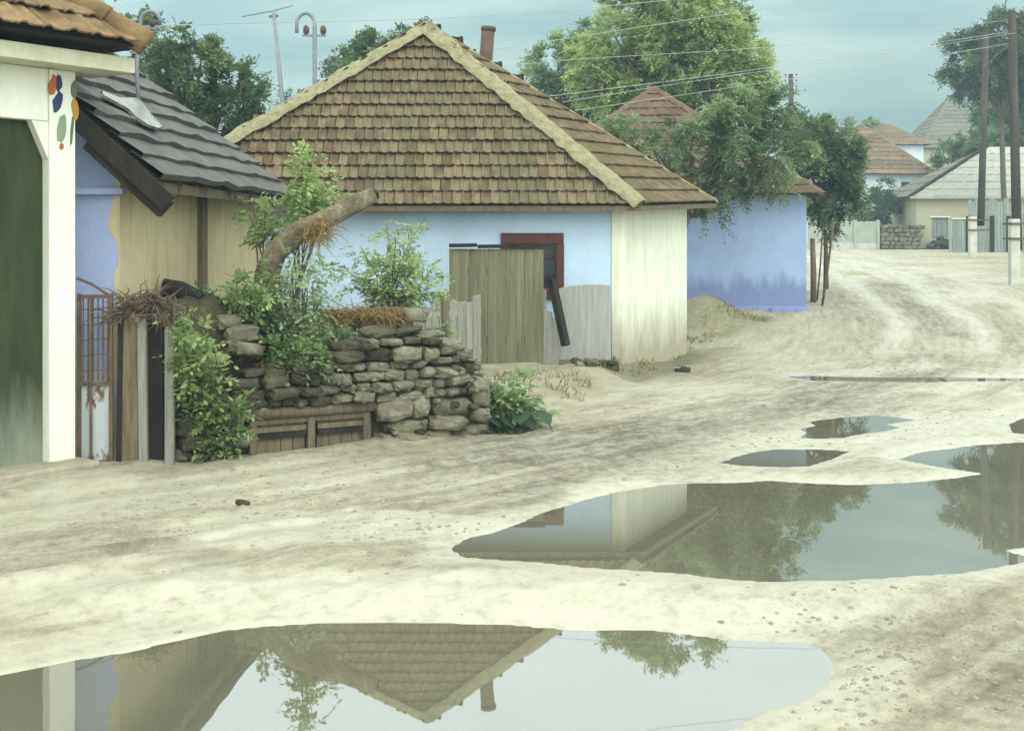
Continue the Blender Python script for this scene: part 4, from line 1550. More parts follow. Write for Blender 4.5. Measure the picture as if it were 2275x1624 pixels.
# ------------------------------------------------------------------ tubes of straw, twigs
def wisps(name, pts, n, ln, r, mat, parent=None, spread=.12, down=.4, seed=1):
    rg = random.Random(seed)
    mb = MB()
    for i in range(n):
        p = Vector(rg.choice(pts)) + Vector((rg.gauss(0, spread), rg.gauss(0, spread), rg.gauss(0, spread * .5)))
        d = Vector((rg.gauss(0, 1), rg.gauss(0, 1), rg.gauss(-down, .6))).normalized() * ln * rg.uniform(.5, 1.3)
        m = p + d * .5 + Vector((rg.gauss(0, .02), rg.gauss(0, .02), .03))
        u = d.cross(Vector((rg.gauss(0, 1), rg.gauss(0, 1), rg.gauss(0, 1)))).normalized() * r
        v2 = d.cross(u).normalized() * r
        vs_ = []
        for q, k in ((p, 1), (m, .9), (p + d, .35)):
            vs_ += [q + u * k, q - u * .5 * k + v2 * .86 * k, q - u * .5 * k - v2 * .86 * k]
        mb.add(vs_, [(0, 1, 4, 3), (1, 2, 5, 4), (2, 0, 3, 5), (3, 4, 7, 6), (4, 5, 8, 7), (5, 3, 6, 8)])
    return mb.build(name, mat, parent)


# brushwood heap over the gate posts
pts = [P(x, y, 10.8) for x, y in ((262, 700), (285, 690), (310, 685), (335, 690), (360, 695), (380, 690), (300, 670), (340, 665))]
o = wisps('brushwood_heap', pts, 420, .2, .006, M_twig, None, .06, .3, 3)
tag(o, 'heap of dead brown brushwood over the wooden gate posts', 'brushwood')


# ------------------------------------------------------------------ wicket and its posts
def wicket():
    d = 10.76
    base = P(212, 1030, d); base.z = 0.03
    root = thing('garden_wicket', base, 'narrow iron wicket with rusty blue sheet below and bars above', 'wicket')
    x0, x1 = P(176, 0, d).x, P(247, 0, d).x
    zt = P(0, 655, d).z
    fr = MB()
    for x in (x0, x1): fr.box((x, d, zt / 2 + .01), (.03, .03, zt))
    for z in (.04, .70, zt - .015): fr.box(((x0 + x1) / 2, d + .001, z), (x1 - x0 - .03, .03, .03))
    fr.box(((x0 + x1) / 2 - .03, d - .02, zt / 2), (.022, .012, zt - .06))
    f = fr.build('frame', M_rust, root)
    sh = MB(); sh.box(((x0 + x1) / 2, d + .012, .37), (x1 - x0 - .032, .004, .63)); sh.build('sheet_panel', M_sheet, root)
    for i in range(6):
        x = x0 + .03 + (x1 - x0 - .06) * i / 5
        b = MB(); b.tube([(x, d + .01, .72), (x, d + .01, zt - .03)], .006, 6); b.build('bar', M_rust, root)
    for i in range(5):
        z = .80 + .13 * i
        b = MB(); b.tube([(x0 + .016, d + .012, z), (x1 - .016, d + .012, z + .02)], .004, 5); b.build('bar', M_rust, root)
    # curved rod
    b = MB(); b.tube([P(170, 618, d), P(205, 632, d), P(240, 655, d)], .012, 6); b.build('stay_rod', M_rust, root)


wicket()


def post_cluster():
    d = 10.74
    for i, (xa, xb, yt, mat, dd, lb) in enumerate([(257, 268, 720, M_darkwood, .0, 'narrow black board beside the iron wicket'),
                                                   (268, 307, 722, M_wood, .02, 'wide weathered brown plank upright beside the black board'),
                                                   (308, 327, 715, M_greywood, .0, 'pale split post beside the wide brown plank'),
                                                   (328, 364, 735, M_darkwood, .10, 'dark board standing in for the shade in the gap between two pale posts'),  # dark filler added for the shaded gap between the posts
                                                   (365, 385, 728, M_greywood, .0, 'pale split post next to the cellar stones')]):
        D = d + dd
        a, b = P(xa, yt, D), P(xb, yt, D)
        mb = MB()
        z0 = -.05
        lean = random.uniform(-.015, .02)
        mb.hexa([(a.x, D, z0), (b.x, D, z0), (b.x, D + .06, z0), (a.x, D + .06, z0), (a.x + lean, D, a.z), (b.x + lean, D, a.z + .03), (b.x + lean, D + .06, a.z + .03), (a.x + lean, D + .06, a.z)])
        o = mb.build('gate_board', mat, None, bevel=.006)
        tag(o, lb, 'board', 'old boards beside the wicket')


post_cluster()

# ------------------------------------------------------------------ dead leaning log
d = 12.3
lg = MB()
path = [P(600, 720, d), P(590, 660, d), P(592, 610, d), P(612, 560, d), P(660, 520, d), P(720, 490, d + .1), P(775, 462, d + .2), P(830, 433, d + .3)]
lg.tube(path, [.15, .13, .12, .115, .11, .10, .09, .08], 12, rough=.07)
log = thing('dead_log', P(600, 720, d), 'bare bent dead tree trunk leaning over the bank', 'log')
lg.build('trunk', M_log, log, True)
sb = MB(); sb.tube([P(828, 434, d + .3), P(838, 431, d + .32)], [.07, .045], 9, rough=.2); sb.build('broken_end', M_darkwood, log, True)
b2 = MB(); b2.tube([P(660, 640, d - .1), P(690, 560, d - .1), P(705, 505, d)], [.02, .018, .012], 6); b2.build('side_shoot', M_log, log, True)
o = wisps('straw_wisp', [P(x, y, d - .1) for x, y in ((700, 500), (712, 510), (690, 520), (720, 495), (715, 530))], 200, .22, .004, M_straw, None, .045, .8, 11)
tag(o, 'yellow straw wisp hanging over the leaning dead log', 'straw', 'clumps of dry straw')
o = wisps('straw_wisp', [P(x, y, 13.5) for x, y in ((710, 705), (740, 700), (770, 695), (800, 695), (840, 700), (735, 720), (720, 735), (725, 715), (745, 712), (870, 700), (760, 710))], 700, .2, .0045, M_straw, None, .06, .5, 12)
tag(o, 'long mat of yellow straw on the low yard wall', 'straw', 'clumps of dry straw')
o = wisps('straw_wisp', [P(x, y, 11.55) for x, y in ((600, 812), (625, 806), (645, 812), (615, 822))], 200, .18, .004, M_straw, None, .035, .5, 13)
tag(o, 'small tan straw clump on the bank above the hatch', 'straw', 'clumps of dry straw')


# ------------------------------------------------------------------ low yard wall with straw
def yard_wall():
    rg = random.Random(8)
    a, b = P(690, 0, 13.6), P(905, 0, 14.0)
    a.z = b.z = .2
    root = thing('yard_wall', a.lerp(b, .5), 'low dry stone yard wall topped with straw beside the grey fence', 'wall')
    e = (b - a).normalized()
    L = (b - a).length
    c = MB(); c.box(a.lerp(b, .5) + Vector((0, .05, .38)), (L, .22, .92), e); c.build('earth_core', M_soil, root)
    z = .25
    while z < 1.12:
        h = rg.uniform(.09, .15); s = 0
        while s < L:
            w = rg.uniform(.14, .3)
            put_stone(root, a + e * (s + w / 2) + Vector((0, -.07, z - .2 + h / 2)), (w, .22, h), e, M_mossstone if rg.random() < .93 else M_stone, rg, .2)
            s += w * .98
        z += h * .95


yard_wall()


# ------------------------------------------------------------------ fences and boards before the house
def board(parent, name, pa, pb, zt0, zt1, z0, th, mat):
    """upright board from ground point pa to pb (xy), tops zt0/zt1"""
    pa, pb = Vector(pa), Vector(pb)
    e = (pb - pa).normalized(); nn = Vector((-e.y, e.x)) * th
    mb = MB()
    mb.hexa([(pa.x, pa.y, z0), (pb.x, pb.y, z0), (pb.x + nn.x, pb.y + nn.y, z0), (pa.x + nn.x, pa.y + nn.y, z0),
             (pa.x, pa.y, zt0), (pb.x, pb.y, zt1), (pb.x + nn.x, pb.y + nn.y, zt1), (pa.x + nn.x, pa.y + nn.y, zt0)])
    return mb.build(name, mat, parent, bevel=.004)


def yard_fences():
    rg = random.Random(3)
    # grey pickets
    da, db = 15.3, 16.3
    root = thing('plank_fence', P(990, 800, 15.8), 'low grey plank fence running from the yard wall to the olive screen', 'fence')
    root.location.z = .2
    px = 908.0
    while px < 1066:
        w = rg.uniform(15, 24)
        t = (px - 908) / 160; d = da + (db - da) * t
        a, b = P(px, 0, d), P(px + w - 1.5, 0, d + (db - da) * w / 160)
        zt = P(0, 668 + rg.uniform(-10, 9) + (8 if px < 960 else 0), d).z
        board(root, 'plank', (a.x, a.y), (b.x, b.y), zt, zt + rg.uniform(-.03, .03), .1, .022, M_greywood)
        px += w
    for z in (.5, 1.0):
        rl = MB()
        rl.bar(P(908, 0, da + .05).xy.to_3d() + Vector((0, 0, z)), P(1066, 0, db + .05).xy.to_3d() + Vector((0, 0, z)), .05, .07)
        rl.build('rail', M_greywood, root)
    pm = MB(); p = P(985, 650, 15.7); pm.tube([(p.x, p.y + .1, .1), (p.x, p.y + .1, p.z)], .06, 8, rough=.1); pm.build('post', M_wood, root)
    # olive board screen
    d = 16.75
    scr = thing('board_screen', P(1105, 815, d), 'tall olive green board screen with a black capping strip', 'screen')
    n = 5
    for i in range(n):
        xa = 998 + (1208 - 998) * i / n; xb = 998 + (1208 - 998) * (i + .985) / n
        a, b = P(xa, 0, d + .02 * i), P(xb, 0, d + .02 * i)
        board(scr, 'plank', (a.x, a.y), (b.x, b.y), P(0, 553, d).z, P(0, 553 + rg.uniform(-2, 2), d).z, .1, .025, M_olive)
    for a_, b_ in ((P(998, 546, d), P(1060, 545, d)), (P(1061, 548, d + .04), P(1210, 546, d + .1))):
        cp = MB(); cp.bar(a_, b_, .1, .05); cp.build('capping', M_darkwood, scr)
    for z in (.6, 1.5):
        rl = MB(); rl.bar((P(1000, 0, d).x, d + .1, z), (P(1207, 0, d).x, d + .16, z), .07, .09)
        rl.build('rail', M_wood, scr)
    # narrow grey boards closing the gap
    gb = thing('gap_boards', P(1222, 800, 16.8), 'short pale boards closing the gap right of the olive screen', 'boards')
    for xa, xb, yt in ((1200, 1214, 640), (1214.5, 1227, 690), (1227.5, 1241, 705)):
        dd = 16.85
        a, b = P(xa, 0, dd), P(xb, 0, dd)
        board(gb, 'plank', (a.x, a.y), (b.x, b.y), P(0, yt, dd).z, P(0, yt + 4, dd).z, .1, .02, M_greywood)
    # leaning dark beam
    lb = MB(); lb.bar(P(1226, 622, 16.75), P(1257, 768, 16.55), .085, .1)
    o = lb.build('leaning_beam', M_darkwood, None, bevel=.008); tag(o, 'dark beam leaning against the short pale boards', 'beam')
    # round topped grey sheet
    dd = 17.05
    pts = []
    for x, y in ((1238, 800), (1357, 800), (1356, 634), (1330, 632), (1300, 632.5), (1270, 635), (1250, 639), (1238, 644)):
        pts.append(P(x, y, dd))
    m = MB(); m.plate(pts, (0, .03, 0))
    o = m.build('leaning_sheet', M_roofpanel, None, bevel=.004)
    tag(o, 'grey round topped board sheet standing against the house wall', 'sheet')


yard_fences()

# rubble and clods along the verge
rg = random.Random(15)
clods = [(1517, 827, .22, 'dark clod with a splinter lying at the verge corner'), (540, 1122, .10, 'brown clod lying on the bare mud before the cellar')]
for px, py, w, lb in clods:
    g = G(px, py, .04)
    mbs = MB()
    t_ = thing('clod', g, lb, 'clod', 'loose clods on the mud')
    put_stone(t_, g + Vector((0, 0, w * .12)), (w, w * .6, w * .45), (1, 0, 0), M_mossstone, rg, .3, 'lump')
    if w > .2:
        sp = MB(); sp.bar(g + Vector((-.12, -.05, .07)), g + Vector((.2, .02, .09)), .03, .02); sp.build('splinter', M_greywood, t_)
# stones of the house footing that show below the grey sheet
hf = thing('footing_stones', P(1310, 800, 17.3), 'crumbling rubble footing below the grey sheet and corner', 'rubble')
for i in range(26):
    x = 1245 + rg.uniform(0, 135); d = 16.75 + rg.uniform(0, .35)
    w = rg.uniform(.1, .22)
    c = P(x, 0, d); c.z = .19 + rg.uniform(-.02, .1)
    put_stone(hf, c, (w, w * .8, w * .6), (1, .2, 0), M_mossstone if rg.random() < .5 else M_stone, rg, .4)


# ------------------------------------------------------------------ bushes and plants
def bush(name, label, stems, leaves, mat, seed, L=.26, pairs=4, size=.085, droop=.3, n_leaf=14, group='leafy bushes and saplings', cat='bush', stem_r=.012, spread=.10, tint=.5, lo=.22):
    """stems: list of polylines; leaves grow along the upper two thirds"""
    rng = np.random.default_rng(seed)
    root = thing(name, stems[0][0], label, cat, group)
    mb = MB()
    base, dirs, tn = [], [], []
    for st in stems:
        st = [Vector(p) for p in st]
        mb.tube(st, [stem_r * (1 - .75 * i / max(1, len(st) - 1)) for i in range(len(st))], 5)
        for k in range(n_leaf):
            t = rng.uniform(lo, 1.0) * (len(st) - 1)
            i = min(int(t), len(st) - 2)
            p = st[i].lerp(st[i + 1], t - i)
            dv = rng.normal(0, 1, 3); dv[2] = dv[2] * .5 + .15
            base.append(np.array(p) + dv * spread * .3); dirs.append(dv); tn.append(tint + .2 * (t / (len(st) - 1) - .5) + rng.normal(0, .1))
    mb.build('stem', M_bark, root)
    V, T = compound(rng, np.array(base), np.array(dirs), L, pairs, size, droop, .5, np.array(tn))
    link('foliage', np_mesh('foliage', V, np.arange(len(V)).reshape(-1, 4), mat, T), root)
    return root


def fan(px0, py0, d, tips, jit=.1, seed=0, k=4):
    rg = random.Random(seed)
    out = []
    a = P(px0, py0, d)
    for x, y in tips:
        b = P(x, y, d + rg.uniform(-.35, .35))
        pts = [a + Vector((rg.gauss(0, .04), rg.gauss(0, .04), 0))]
        for i in range(1, k + 1):
            t = i / k
            q = a.lerp(b, t) + Vector((rg.gauss(0, jit * .3), rg.gauss(0, jit * .3), jit * math.sin(t * math.pi)))
            pts.append(q)
        out.append(pts)
    return out


bush('elder_sapling', 'tall fresh green sapling rising against the tiled roof', fan(655, 720, 13.0, [(690, 318), (668, 345), (700, 380), (655, 400), (715, 420), (660, 440), (730, 400), (690, 450), (680, 360)], seed=1),
     None, M_leaf_fresh, 1, L=.2, pairs=4, size=.07, n_leaf=20, droop=.45, tint=.65, lo=.7)
bush('elder_sapling', 'fresh green sapling under the eave of the clay house', fan(600, 720, 13.1, [(560, 430), (590, 450), (575, 480), (610, 470), (600, 500), (550, 460), (630, 500)], seed=2), None, M_leaf_fresh, 2, L=.18, pairs=4, size=.065, n_leaf=14, tint=.62, lo=.66)
bush('elder_bush', 'green bush spreading over the bank left of the log', fan(560, 740, 11.8, [(505, 640), (530, 625), (560, 612), (590, 640), (500, 690), (540, 680), (610, 600), (620, 660), (575, 660)], seed=3), None, M_leaf_fresh, 3, L=.2, pairs=4, size=.065, n_leaf=17, tint=.5)
bush('willow_bush', 'silvery narrow leaved bush in front of the leaning log', fan(670, 790, 11.9, [(640, 575), (665, 560), (690, 575), (710, 610), (735, 650), (655, 620), (690, 640), (720, 680), (640, 660), (700, 700), (625, 610)], seed=4), None, M_leaf_grey, 4, L=.2, pairs=5, size=.055, n_leaf=16, droop=.7, tint=.6)
bush('acacia_bush', 'airy green bush before the blue white wall', fan(865, 720, 14.6, [(770, 590), (800, 545), (830, 560), (860, 500), (885, 530), (910, 500), (940, 560), (965, 600), (955, 640), (900, 590), (840, 610), (790, 640), (930, 620), (870, 570), (820, 640), (940, 485), (975, 655)], seed=5), None, M_leaf_fresh, 5, L=.25, pairs=5, size=.07, n_leaf=17, droop=.25, tint=.72)
bush('elder_bush', 'dark green bush on the bank below the silvery willow', fan(640, 830, 11.6, [(580, 740), (610, 720), (650, 735), (690, 760), (720, 790), (600, 780), (560, 800), (670, 790), (630, 760), (700, 820)], seed=6), None, M_leaf_fresh, 6, L=.18, pairs=4, size=.06, n_leaf=18, tint=.35)
bush('wild_vine', 'bright leafed vine climbing beside the wooden boards', fan(455, 990, 10.95, [(400, 690), (430, 710), (450, 740), (410, 770), (440, 800), (470, 830), (420, 850), (450, 880), (400, 730), (480, 770), (410, 820)], seed=7), None, M_leaf_fresh, 7, L=.15, pairs=3, size=.07, n_leaf=26, tint=.62)
bush('wild_vine', 'low vine trailing over the stones left of the hatch', fan(500, 1010, 10.93, [(470, 930), (500, 900), (540, 890), (480, 980), (510, 960), (560, 870), (470, 1020), (520, 915)], seed=8), None, M_leaf_fresh, 8, L=.14, pairs=3, size=.06, n_leaf=18, tint=.5)
bush('burdock_plant', 'leafy burdock clump at the right end of the cellar wall', fan(1130, 955, 12.75, [(1070, 900), (1100, 870), (1140, 850), (1165, 830), (1180, 880), (1205, 910), (1090, 930), (1150, 900), (1215, 935), (1060, 950), (1120, 880), (1180, 930)], seed=9), None, M_leaf_mid, 9, L=.16, pairs=3, size=.085, n_leaf=22, tint=.72, droop=.6)
bush('weed_sprig', 'thin green weed sprig before the grey plank fence', fan(985, 770, 14.0, [(965, 735), (1000, 740), (985, 725), (960, 750)], seed=10), None, M_leaf_fresh, 10, L=.14, pairs=3, size=.05, n_leaf=8, tint=.5)

# big drooping burdock leaves at its foot
rngb = np.random.default_rng(4)
bl = thing('burdock_leaves', G(1130, 965, .02), 'broad grey green burdock leaves drooping on to the road edge', 'plant')
for i, (px, py) in enumerate([(1075, 955), (1105, 962), (1140, 958), (1170, 945), (1200, 930), (1120, 940), (1160, 925), (1090, 940)]):
    c = P(px, py, 12.55)
    mb = MB(); n = 9
    a = rngb.uniform(-.9, .9)
    fw = Vector((math.sin(a), -math.cos(a), -.35)).normalized(); sd_ = fw.cross(Vector((0, 0, 1))).normalized()
    s = rngb.uniform(.16, .24)
    v = []
    for k in range(6):
        t = k / 5; w = s * .42 * math.sin(min(1, t * 1.15 + .12) * math.pi) ** .7
        cc = c + fw * s * t + Vector((0, 0, -.12 * s * t * t * 4 + .05))
        v += [cc - sd_ * w + Vector((0, 0, .02)), cc, cc + sd_ * w + Vector((0, 0, .02))]
    f = []
    for k in range(5):
        j = 3 * k; f += [(j, j + 1, j + 4, j + 3), (j + 1, j + 2, j + 5, j + 4)]
    mb.add(v, f); mb.build('leaf', M_leaf_mid, bl, True)


# ivy and moss leaves hugging the bank face as one ground cover
def ground_cover():
    rng = np.random.default_rng(12)
    base, dirs, tn = [], [], []
    for i in range(2200):
        s = rng.uniform(0, 2.3); o = rng.uniform(.15, 1.5)
        if fbm(np.array(s * 2.2), np.array(o * 2.2), 3, 2) < .02: continue
        p = bank_pt(s, o, .03)
        base.append(np.array(p)); d_ = rng.normal(0, 1, 3); d_[2] = abs(d_[2]) * .6 + .1; dirs.append(d_); tn.append(.5 + rng.normal(0, .2))
    V, T = compound(rng, np.array(base), np.array(dirs), .12, 2, .055, .3, .55, np.array(tn))
    o = link('ground_cover', np_mesh('ground_cover', V, np.arange(len(V)).reshape(-1, 4), M_leaf_mid, T))
    tag(o, 'low weeds covering the mossy earth bank', 'weeds', kind='stuff')


ground_cover()


def verge_grass():
    rng = np.random.default_rng(20)
    V, T = [], []
    n = 9000
    X = rng.uniform(-1.0, 6.2, n); Y = rng.uniform(12.6, 30, n)
    edge = np.interp(X, [-3.5, -0.4, 0.6, 1.6, 2.6, 3.2, 5.5], [11.3, 13.0, 14.0, 16.4, 19.2, 21.8, 25.7])
    dens = sstep(0.1, 0.8, Y - edge) * (1 - sstep(1.2, 3.0, Y - edge))
    keep = (rng.random(n) < dens * np.clip(.35 + 1.5 * fbm(X * 1.4, Y * 1.1, 81, 3), 0, 1))
    X, Y = X[keep], Y[keep]
    Z = base_h(X, Y)
    m = len(X)
    for k in range(6):
        a = rng.uniform(0, 2 * np.pi, m); h = rng.uniform(.03, .10, m); l = rng.uniform(.2, .9, m)
        bx = X + rng.normal(0, .04, m); by = Y + rng.normal(0, .04, m)
        w = .006
        ca, sa = np.cos(a), np.sin(a)
        p0 = np.stack([bx - sa * w, by + ca * w, Z], -1); p1 = np.stack([bx + sa * w, by - ca * w, Z], -1)
        p2 = np.stack([bx + ca * h * l * .5 + sa * w * .6, by + sa * h * l * .5 - ca * w * .6, Z + h * .7], -1)
        p3 = np.stack([bx + ca * h * l, by + sa * h * l, Z + h], -1)
        V.append(np.stack([p0, p1, p2, p3], 1)); T.append(np.repeat(rng.uniform(.1, .9, m)[:, None], 4, 1))
    V = np.concatenate(V).reshape(-1, 3); T = np.concatenate(T).ravel()
    o = link('verge_grass', np_mesh('verge_grass', V, np.arange(len(V)).reshape(-1, 4), M_grass, T))
    tag(o, 'thin dusty grass on the road verge', 'grass', kind='stuff')


verge_grass()

# ------------------------------------------------------------------ trees
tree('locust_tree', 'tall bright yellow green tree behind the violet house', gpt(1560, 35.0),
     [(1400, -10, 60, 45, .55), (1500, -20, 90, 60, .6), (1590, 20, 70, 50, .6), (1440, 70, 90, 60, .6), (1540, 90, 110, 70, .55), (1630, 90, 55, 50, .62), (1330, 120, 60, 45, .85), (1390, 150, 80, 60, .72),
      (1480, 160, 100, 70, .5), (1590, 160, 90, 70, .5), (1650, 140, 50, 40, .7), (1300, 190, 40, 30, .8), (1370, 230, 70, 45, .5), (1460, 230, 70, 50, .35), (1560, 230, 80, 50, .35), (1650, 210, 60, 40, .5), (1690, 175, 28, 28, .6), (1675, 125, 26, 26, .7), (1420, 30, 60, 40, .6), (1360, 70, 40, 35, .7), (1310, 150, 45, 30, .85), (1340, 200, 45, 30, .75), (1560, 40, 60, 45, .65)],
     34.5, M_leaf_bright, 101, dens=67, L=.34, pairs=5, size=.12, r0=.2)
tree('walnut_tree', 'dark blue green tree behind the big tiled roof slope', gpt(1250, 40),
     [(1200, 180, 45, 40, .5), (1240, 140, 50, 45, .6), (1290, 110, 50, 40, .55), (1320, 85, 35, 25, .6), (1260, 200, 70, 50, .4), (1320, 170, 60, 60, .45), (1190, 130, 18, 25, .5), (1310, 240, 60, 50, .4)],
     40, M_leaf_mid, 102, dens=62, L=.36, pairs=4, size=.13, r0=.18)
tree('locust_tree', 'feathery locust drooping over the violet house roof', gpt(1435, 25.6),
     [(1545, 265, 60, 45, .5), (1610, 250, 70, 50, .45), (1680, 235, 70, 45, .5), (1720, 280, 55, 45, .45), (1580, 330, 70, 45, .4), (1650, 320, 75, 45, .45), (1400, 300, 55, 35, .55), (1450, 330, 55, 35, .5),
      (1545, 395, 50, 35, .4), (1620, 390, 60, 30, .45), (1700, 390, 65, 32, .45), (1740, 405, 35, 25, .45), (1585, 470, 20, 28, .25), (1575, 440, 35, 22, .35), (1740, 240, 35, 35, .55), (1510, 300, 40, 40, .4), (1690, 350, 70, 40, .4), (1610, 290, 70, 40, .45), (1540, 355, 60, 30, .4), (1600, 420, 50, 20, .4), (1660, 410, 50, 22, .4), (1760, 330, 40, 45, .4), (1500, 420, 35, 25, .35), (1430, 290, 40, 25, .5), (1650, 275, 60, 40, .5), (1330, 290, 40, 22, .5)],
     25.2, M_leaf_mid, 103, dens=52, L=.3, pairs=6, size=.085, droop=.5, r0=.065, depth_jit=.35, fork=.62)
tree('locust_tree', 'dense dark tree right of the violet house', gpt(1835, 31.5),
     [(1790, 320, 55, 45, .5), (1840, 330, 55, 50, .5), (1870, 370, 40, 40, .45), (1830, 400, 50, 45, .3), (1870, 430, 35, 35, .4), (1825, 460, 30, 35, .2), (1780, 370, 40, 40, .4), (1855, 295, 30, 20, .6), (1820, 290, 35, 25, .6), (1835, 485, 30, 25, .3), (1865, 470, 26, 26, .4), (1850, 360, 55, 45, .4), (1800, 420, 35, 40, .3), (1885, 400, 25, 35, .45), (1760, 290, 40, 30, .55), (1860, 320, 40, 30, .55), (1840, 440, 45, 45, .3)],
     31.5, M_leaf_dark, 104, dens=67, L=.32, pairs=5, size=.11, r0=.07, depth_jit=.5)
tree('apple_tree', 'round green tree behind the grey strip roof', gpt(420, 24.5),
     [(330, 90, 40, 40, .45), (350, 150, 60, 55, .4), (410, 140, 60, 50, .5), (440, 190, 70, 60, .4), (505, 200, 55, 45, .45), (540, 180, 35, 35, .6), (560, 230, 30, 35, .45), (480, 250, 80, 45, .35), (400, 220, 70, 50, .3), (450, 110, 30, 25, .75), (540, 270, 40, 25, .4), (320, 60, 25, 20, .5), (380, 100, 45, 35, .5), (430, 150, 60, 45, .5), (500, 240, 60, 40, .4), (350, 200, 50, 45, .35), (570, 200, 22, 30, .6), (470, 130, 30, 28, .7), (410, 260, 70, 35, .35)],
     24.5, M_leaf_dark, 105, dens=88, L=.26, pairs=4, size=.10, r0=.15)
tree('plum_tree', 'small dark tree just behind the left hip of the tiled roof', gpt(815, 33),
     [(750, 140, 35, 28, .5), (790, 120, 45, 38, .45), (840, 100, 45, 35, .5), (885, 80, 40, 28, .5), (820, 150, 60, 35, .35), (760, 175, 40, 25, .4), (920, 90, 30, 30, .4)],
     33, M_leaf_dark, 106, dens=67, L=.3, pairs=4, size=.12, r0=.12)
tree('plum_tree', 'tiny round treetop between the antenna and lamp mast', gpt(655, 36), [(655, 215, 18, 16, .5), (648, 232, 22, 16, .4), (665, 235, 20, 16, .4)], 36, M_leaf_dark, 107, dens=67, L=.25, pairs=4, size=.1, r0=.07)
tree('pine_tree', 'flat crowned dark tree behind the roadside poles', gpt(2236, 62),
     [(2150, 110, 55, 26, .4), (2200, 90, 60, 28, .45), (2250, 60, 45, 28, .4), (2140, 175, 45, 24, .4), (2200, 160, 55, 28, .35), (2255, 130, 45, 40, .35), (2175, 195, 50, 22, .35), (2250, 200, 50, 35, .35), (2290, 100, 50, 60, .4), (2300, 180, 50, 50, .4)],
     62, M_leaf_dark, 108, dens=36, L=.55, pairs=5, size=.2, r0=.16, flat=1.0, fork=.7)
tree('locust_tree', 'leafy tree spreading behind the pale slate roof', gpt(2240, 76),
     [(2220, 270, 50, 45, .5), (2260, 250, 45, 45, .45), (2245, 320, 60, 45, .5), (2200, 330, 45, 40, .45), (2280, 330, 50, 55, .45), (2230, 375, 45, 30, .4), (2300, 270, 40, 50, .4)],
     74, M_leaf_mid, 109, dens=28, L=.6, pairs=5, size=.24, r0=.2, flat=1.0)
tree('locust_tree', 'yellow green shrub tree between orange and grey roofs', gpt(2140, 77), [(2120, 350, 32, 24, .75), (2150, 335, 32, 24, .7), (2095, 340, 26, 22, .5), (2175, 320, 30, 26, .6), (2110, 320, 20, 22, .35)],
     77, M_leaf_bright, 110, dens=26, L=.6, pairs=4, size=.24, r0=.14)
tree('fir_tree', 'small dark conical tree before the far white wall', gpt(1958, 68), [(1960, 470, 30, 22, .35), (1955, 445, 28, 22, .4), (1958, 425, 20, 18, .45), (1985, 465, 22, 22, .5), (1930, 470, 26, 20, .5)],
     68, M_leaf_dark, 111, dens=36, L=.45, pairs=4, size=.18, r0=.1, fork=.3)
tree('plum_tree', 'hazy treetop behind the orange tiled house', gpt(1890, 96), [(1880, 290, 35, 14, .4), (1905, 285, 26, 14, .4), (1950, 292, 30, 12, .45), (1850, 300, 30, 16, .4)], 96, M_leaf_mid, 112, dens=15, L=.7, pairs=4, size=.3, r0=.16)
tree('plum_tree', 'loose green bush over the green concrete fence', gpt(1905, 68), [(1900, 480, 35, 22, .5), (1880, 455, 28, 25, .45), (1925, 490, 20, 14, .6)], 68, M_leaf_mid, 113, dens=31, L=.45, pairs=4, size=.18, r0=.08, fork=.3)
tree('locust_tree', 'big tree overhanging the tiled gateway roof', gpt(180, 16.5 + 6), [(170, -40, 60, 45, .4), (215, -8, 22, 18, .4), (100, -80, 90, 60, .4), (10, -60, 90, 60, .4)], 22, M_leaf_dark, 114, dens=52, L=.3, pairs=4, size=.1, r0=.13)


# ------------------------------------------------------------------ roadside poles and wires
def utility_pole(label, px_top, y_top, px_bot, y_bot, d, r, stub=None, group='roadside utility poles', pins=3):
    b = P(px_bot, y_bot, d); t_ = P(px_top, y_top, d)
    gzv = gz(b.x, d)
    root = thing('utility_pole', (b.x, d, gzv), label, 'utility pole', group)
    m = MB(); m.tube([b, b.lerp(t_, .5), t_], [r, r * .92, r * .8], 10, rough=.02); m.build('pole', M_pole, root, True)
    if stub:
        px0, px1, yt, mat = stub
        s = (px1 - px0) * d / F
        c = P((px0 + px1) / 2, yt, d - r - s * .5)
        m = MB(); m.box((c.x, c.y, (c.z + gzv - .3) / 2), (s, s, c.z - gzv + .3)); m.build('concrete_stub', mat, root, bevel=.015)
        for z in (c.z - .12, c.z - .5):
            pa = b.lerp(t_, (z - b.z) / (t_.z - b.z))
            m = MB(); m.box(((c.x + pa.x) / 2, (c.y + d) / 2, z), (abs(c.x - pa.x) + s + .05, s + 2 * r + .08, .05)); m.build('binding_band', M_rust, root)
    for k in range(pins):
        z = t_.z - .18 - .28 * k
        c = b.lerp(t_, (z - b.z) / (t_.z - b.z))
        for sg in (-1, 1):
            m = MB(); m.tube([c, c + Vector((sg * (r + .1), -.02, 0)), c + Vector((sg * (r + .12), -.02, .1))], .012, 6)
            pn = m.build('pin', M_rust, root)
            m = MB(); q = c + Vector((sg * (r + .12), -.02, .1)); m.tube([q, q + Vector((0, 0, .05)), q + Vector((0, 0, .1))], [.03, .04, .02], 8); m.build('insulator', M_porcelain, pn, True)
    return root


utility_pole('thick dark wooden pole strapped to a grey concrete stub by the road', 2248, 25, 2260, 556, 33.0, .125, (2243, 2263, 487, M_concrete))
utility_pole('slimmer wooden pole on a whitewashed concrete stub before the beige house', 2191, 75, 2179, 502, 48.5, .135, (2153, 2168, 482, M_concrete))
utility_pole('distant thin utility pole behind the dark tree', 1757, 165, 1760, 520, 62.0, .14, None)


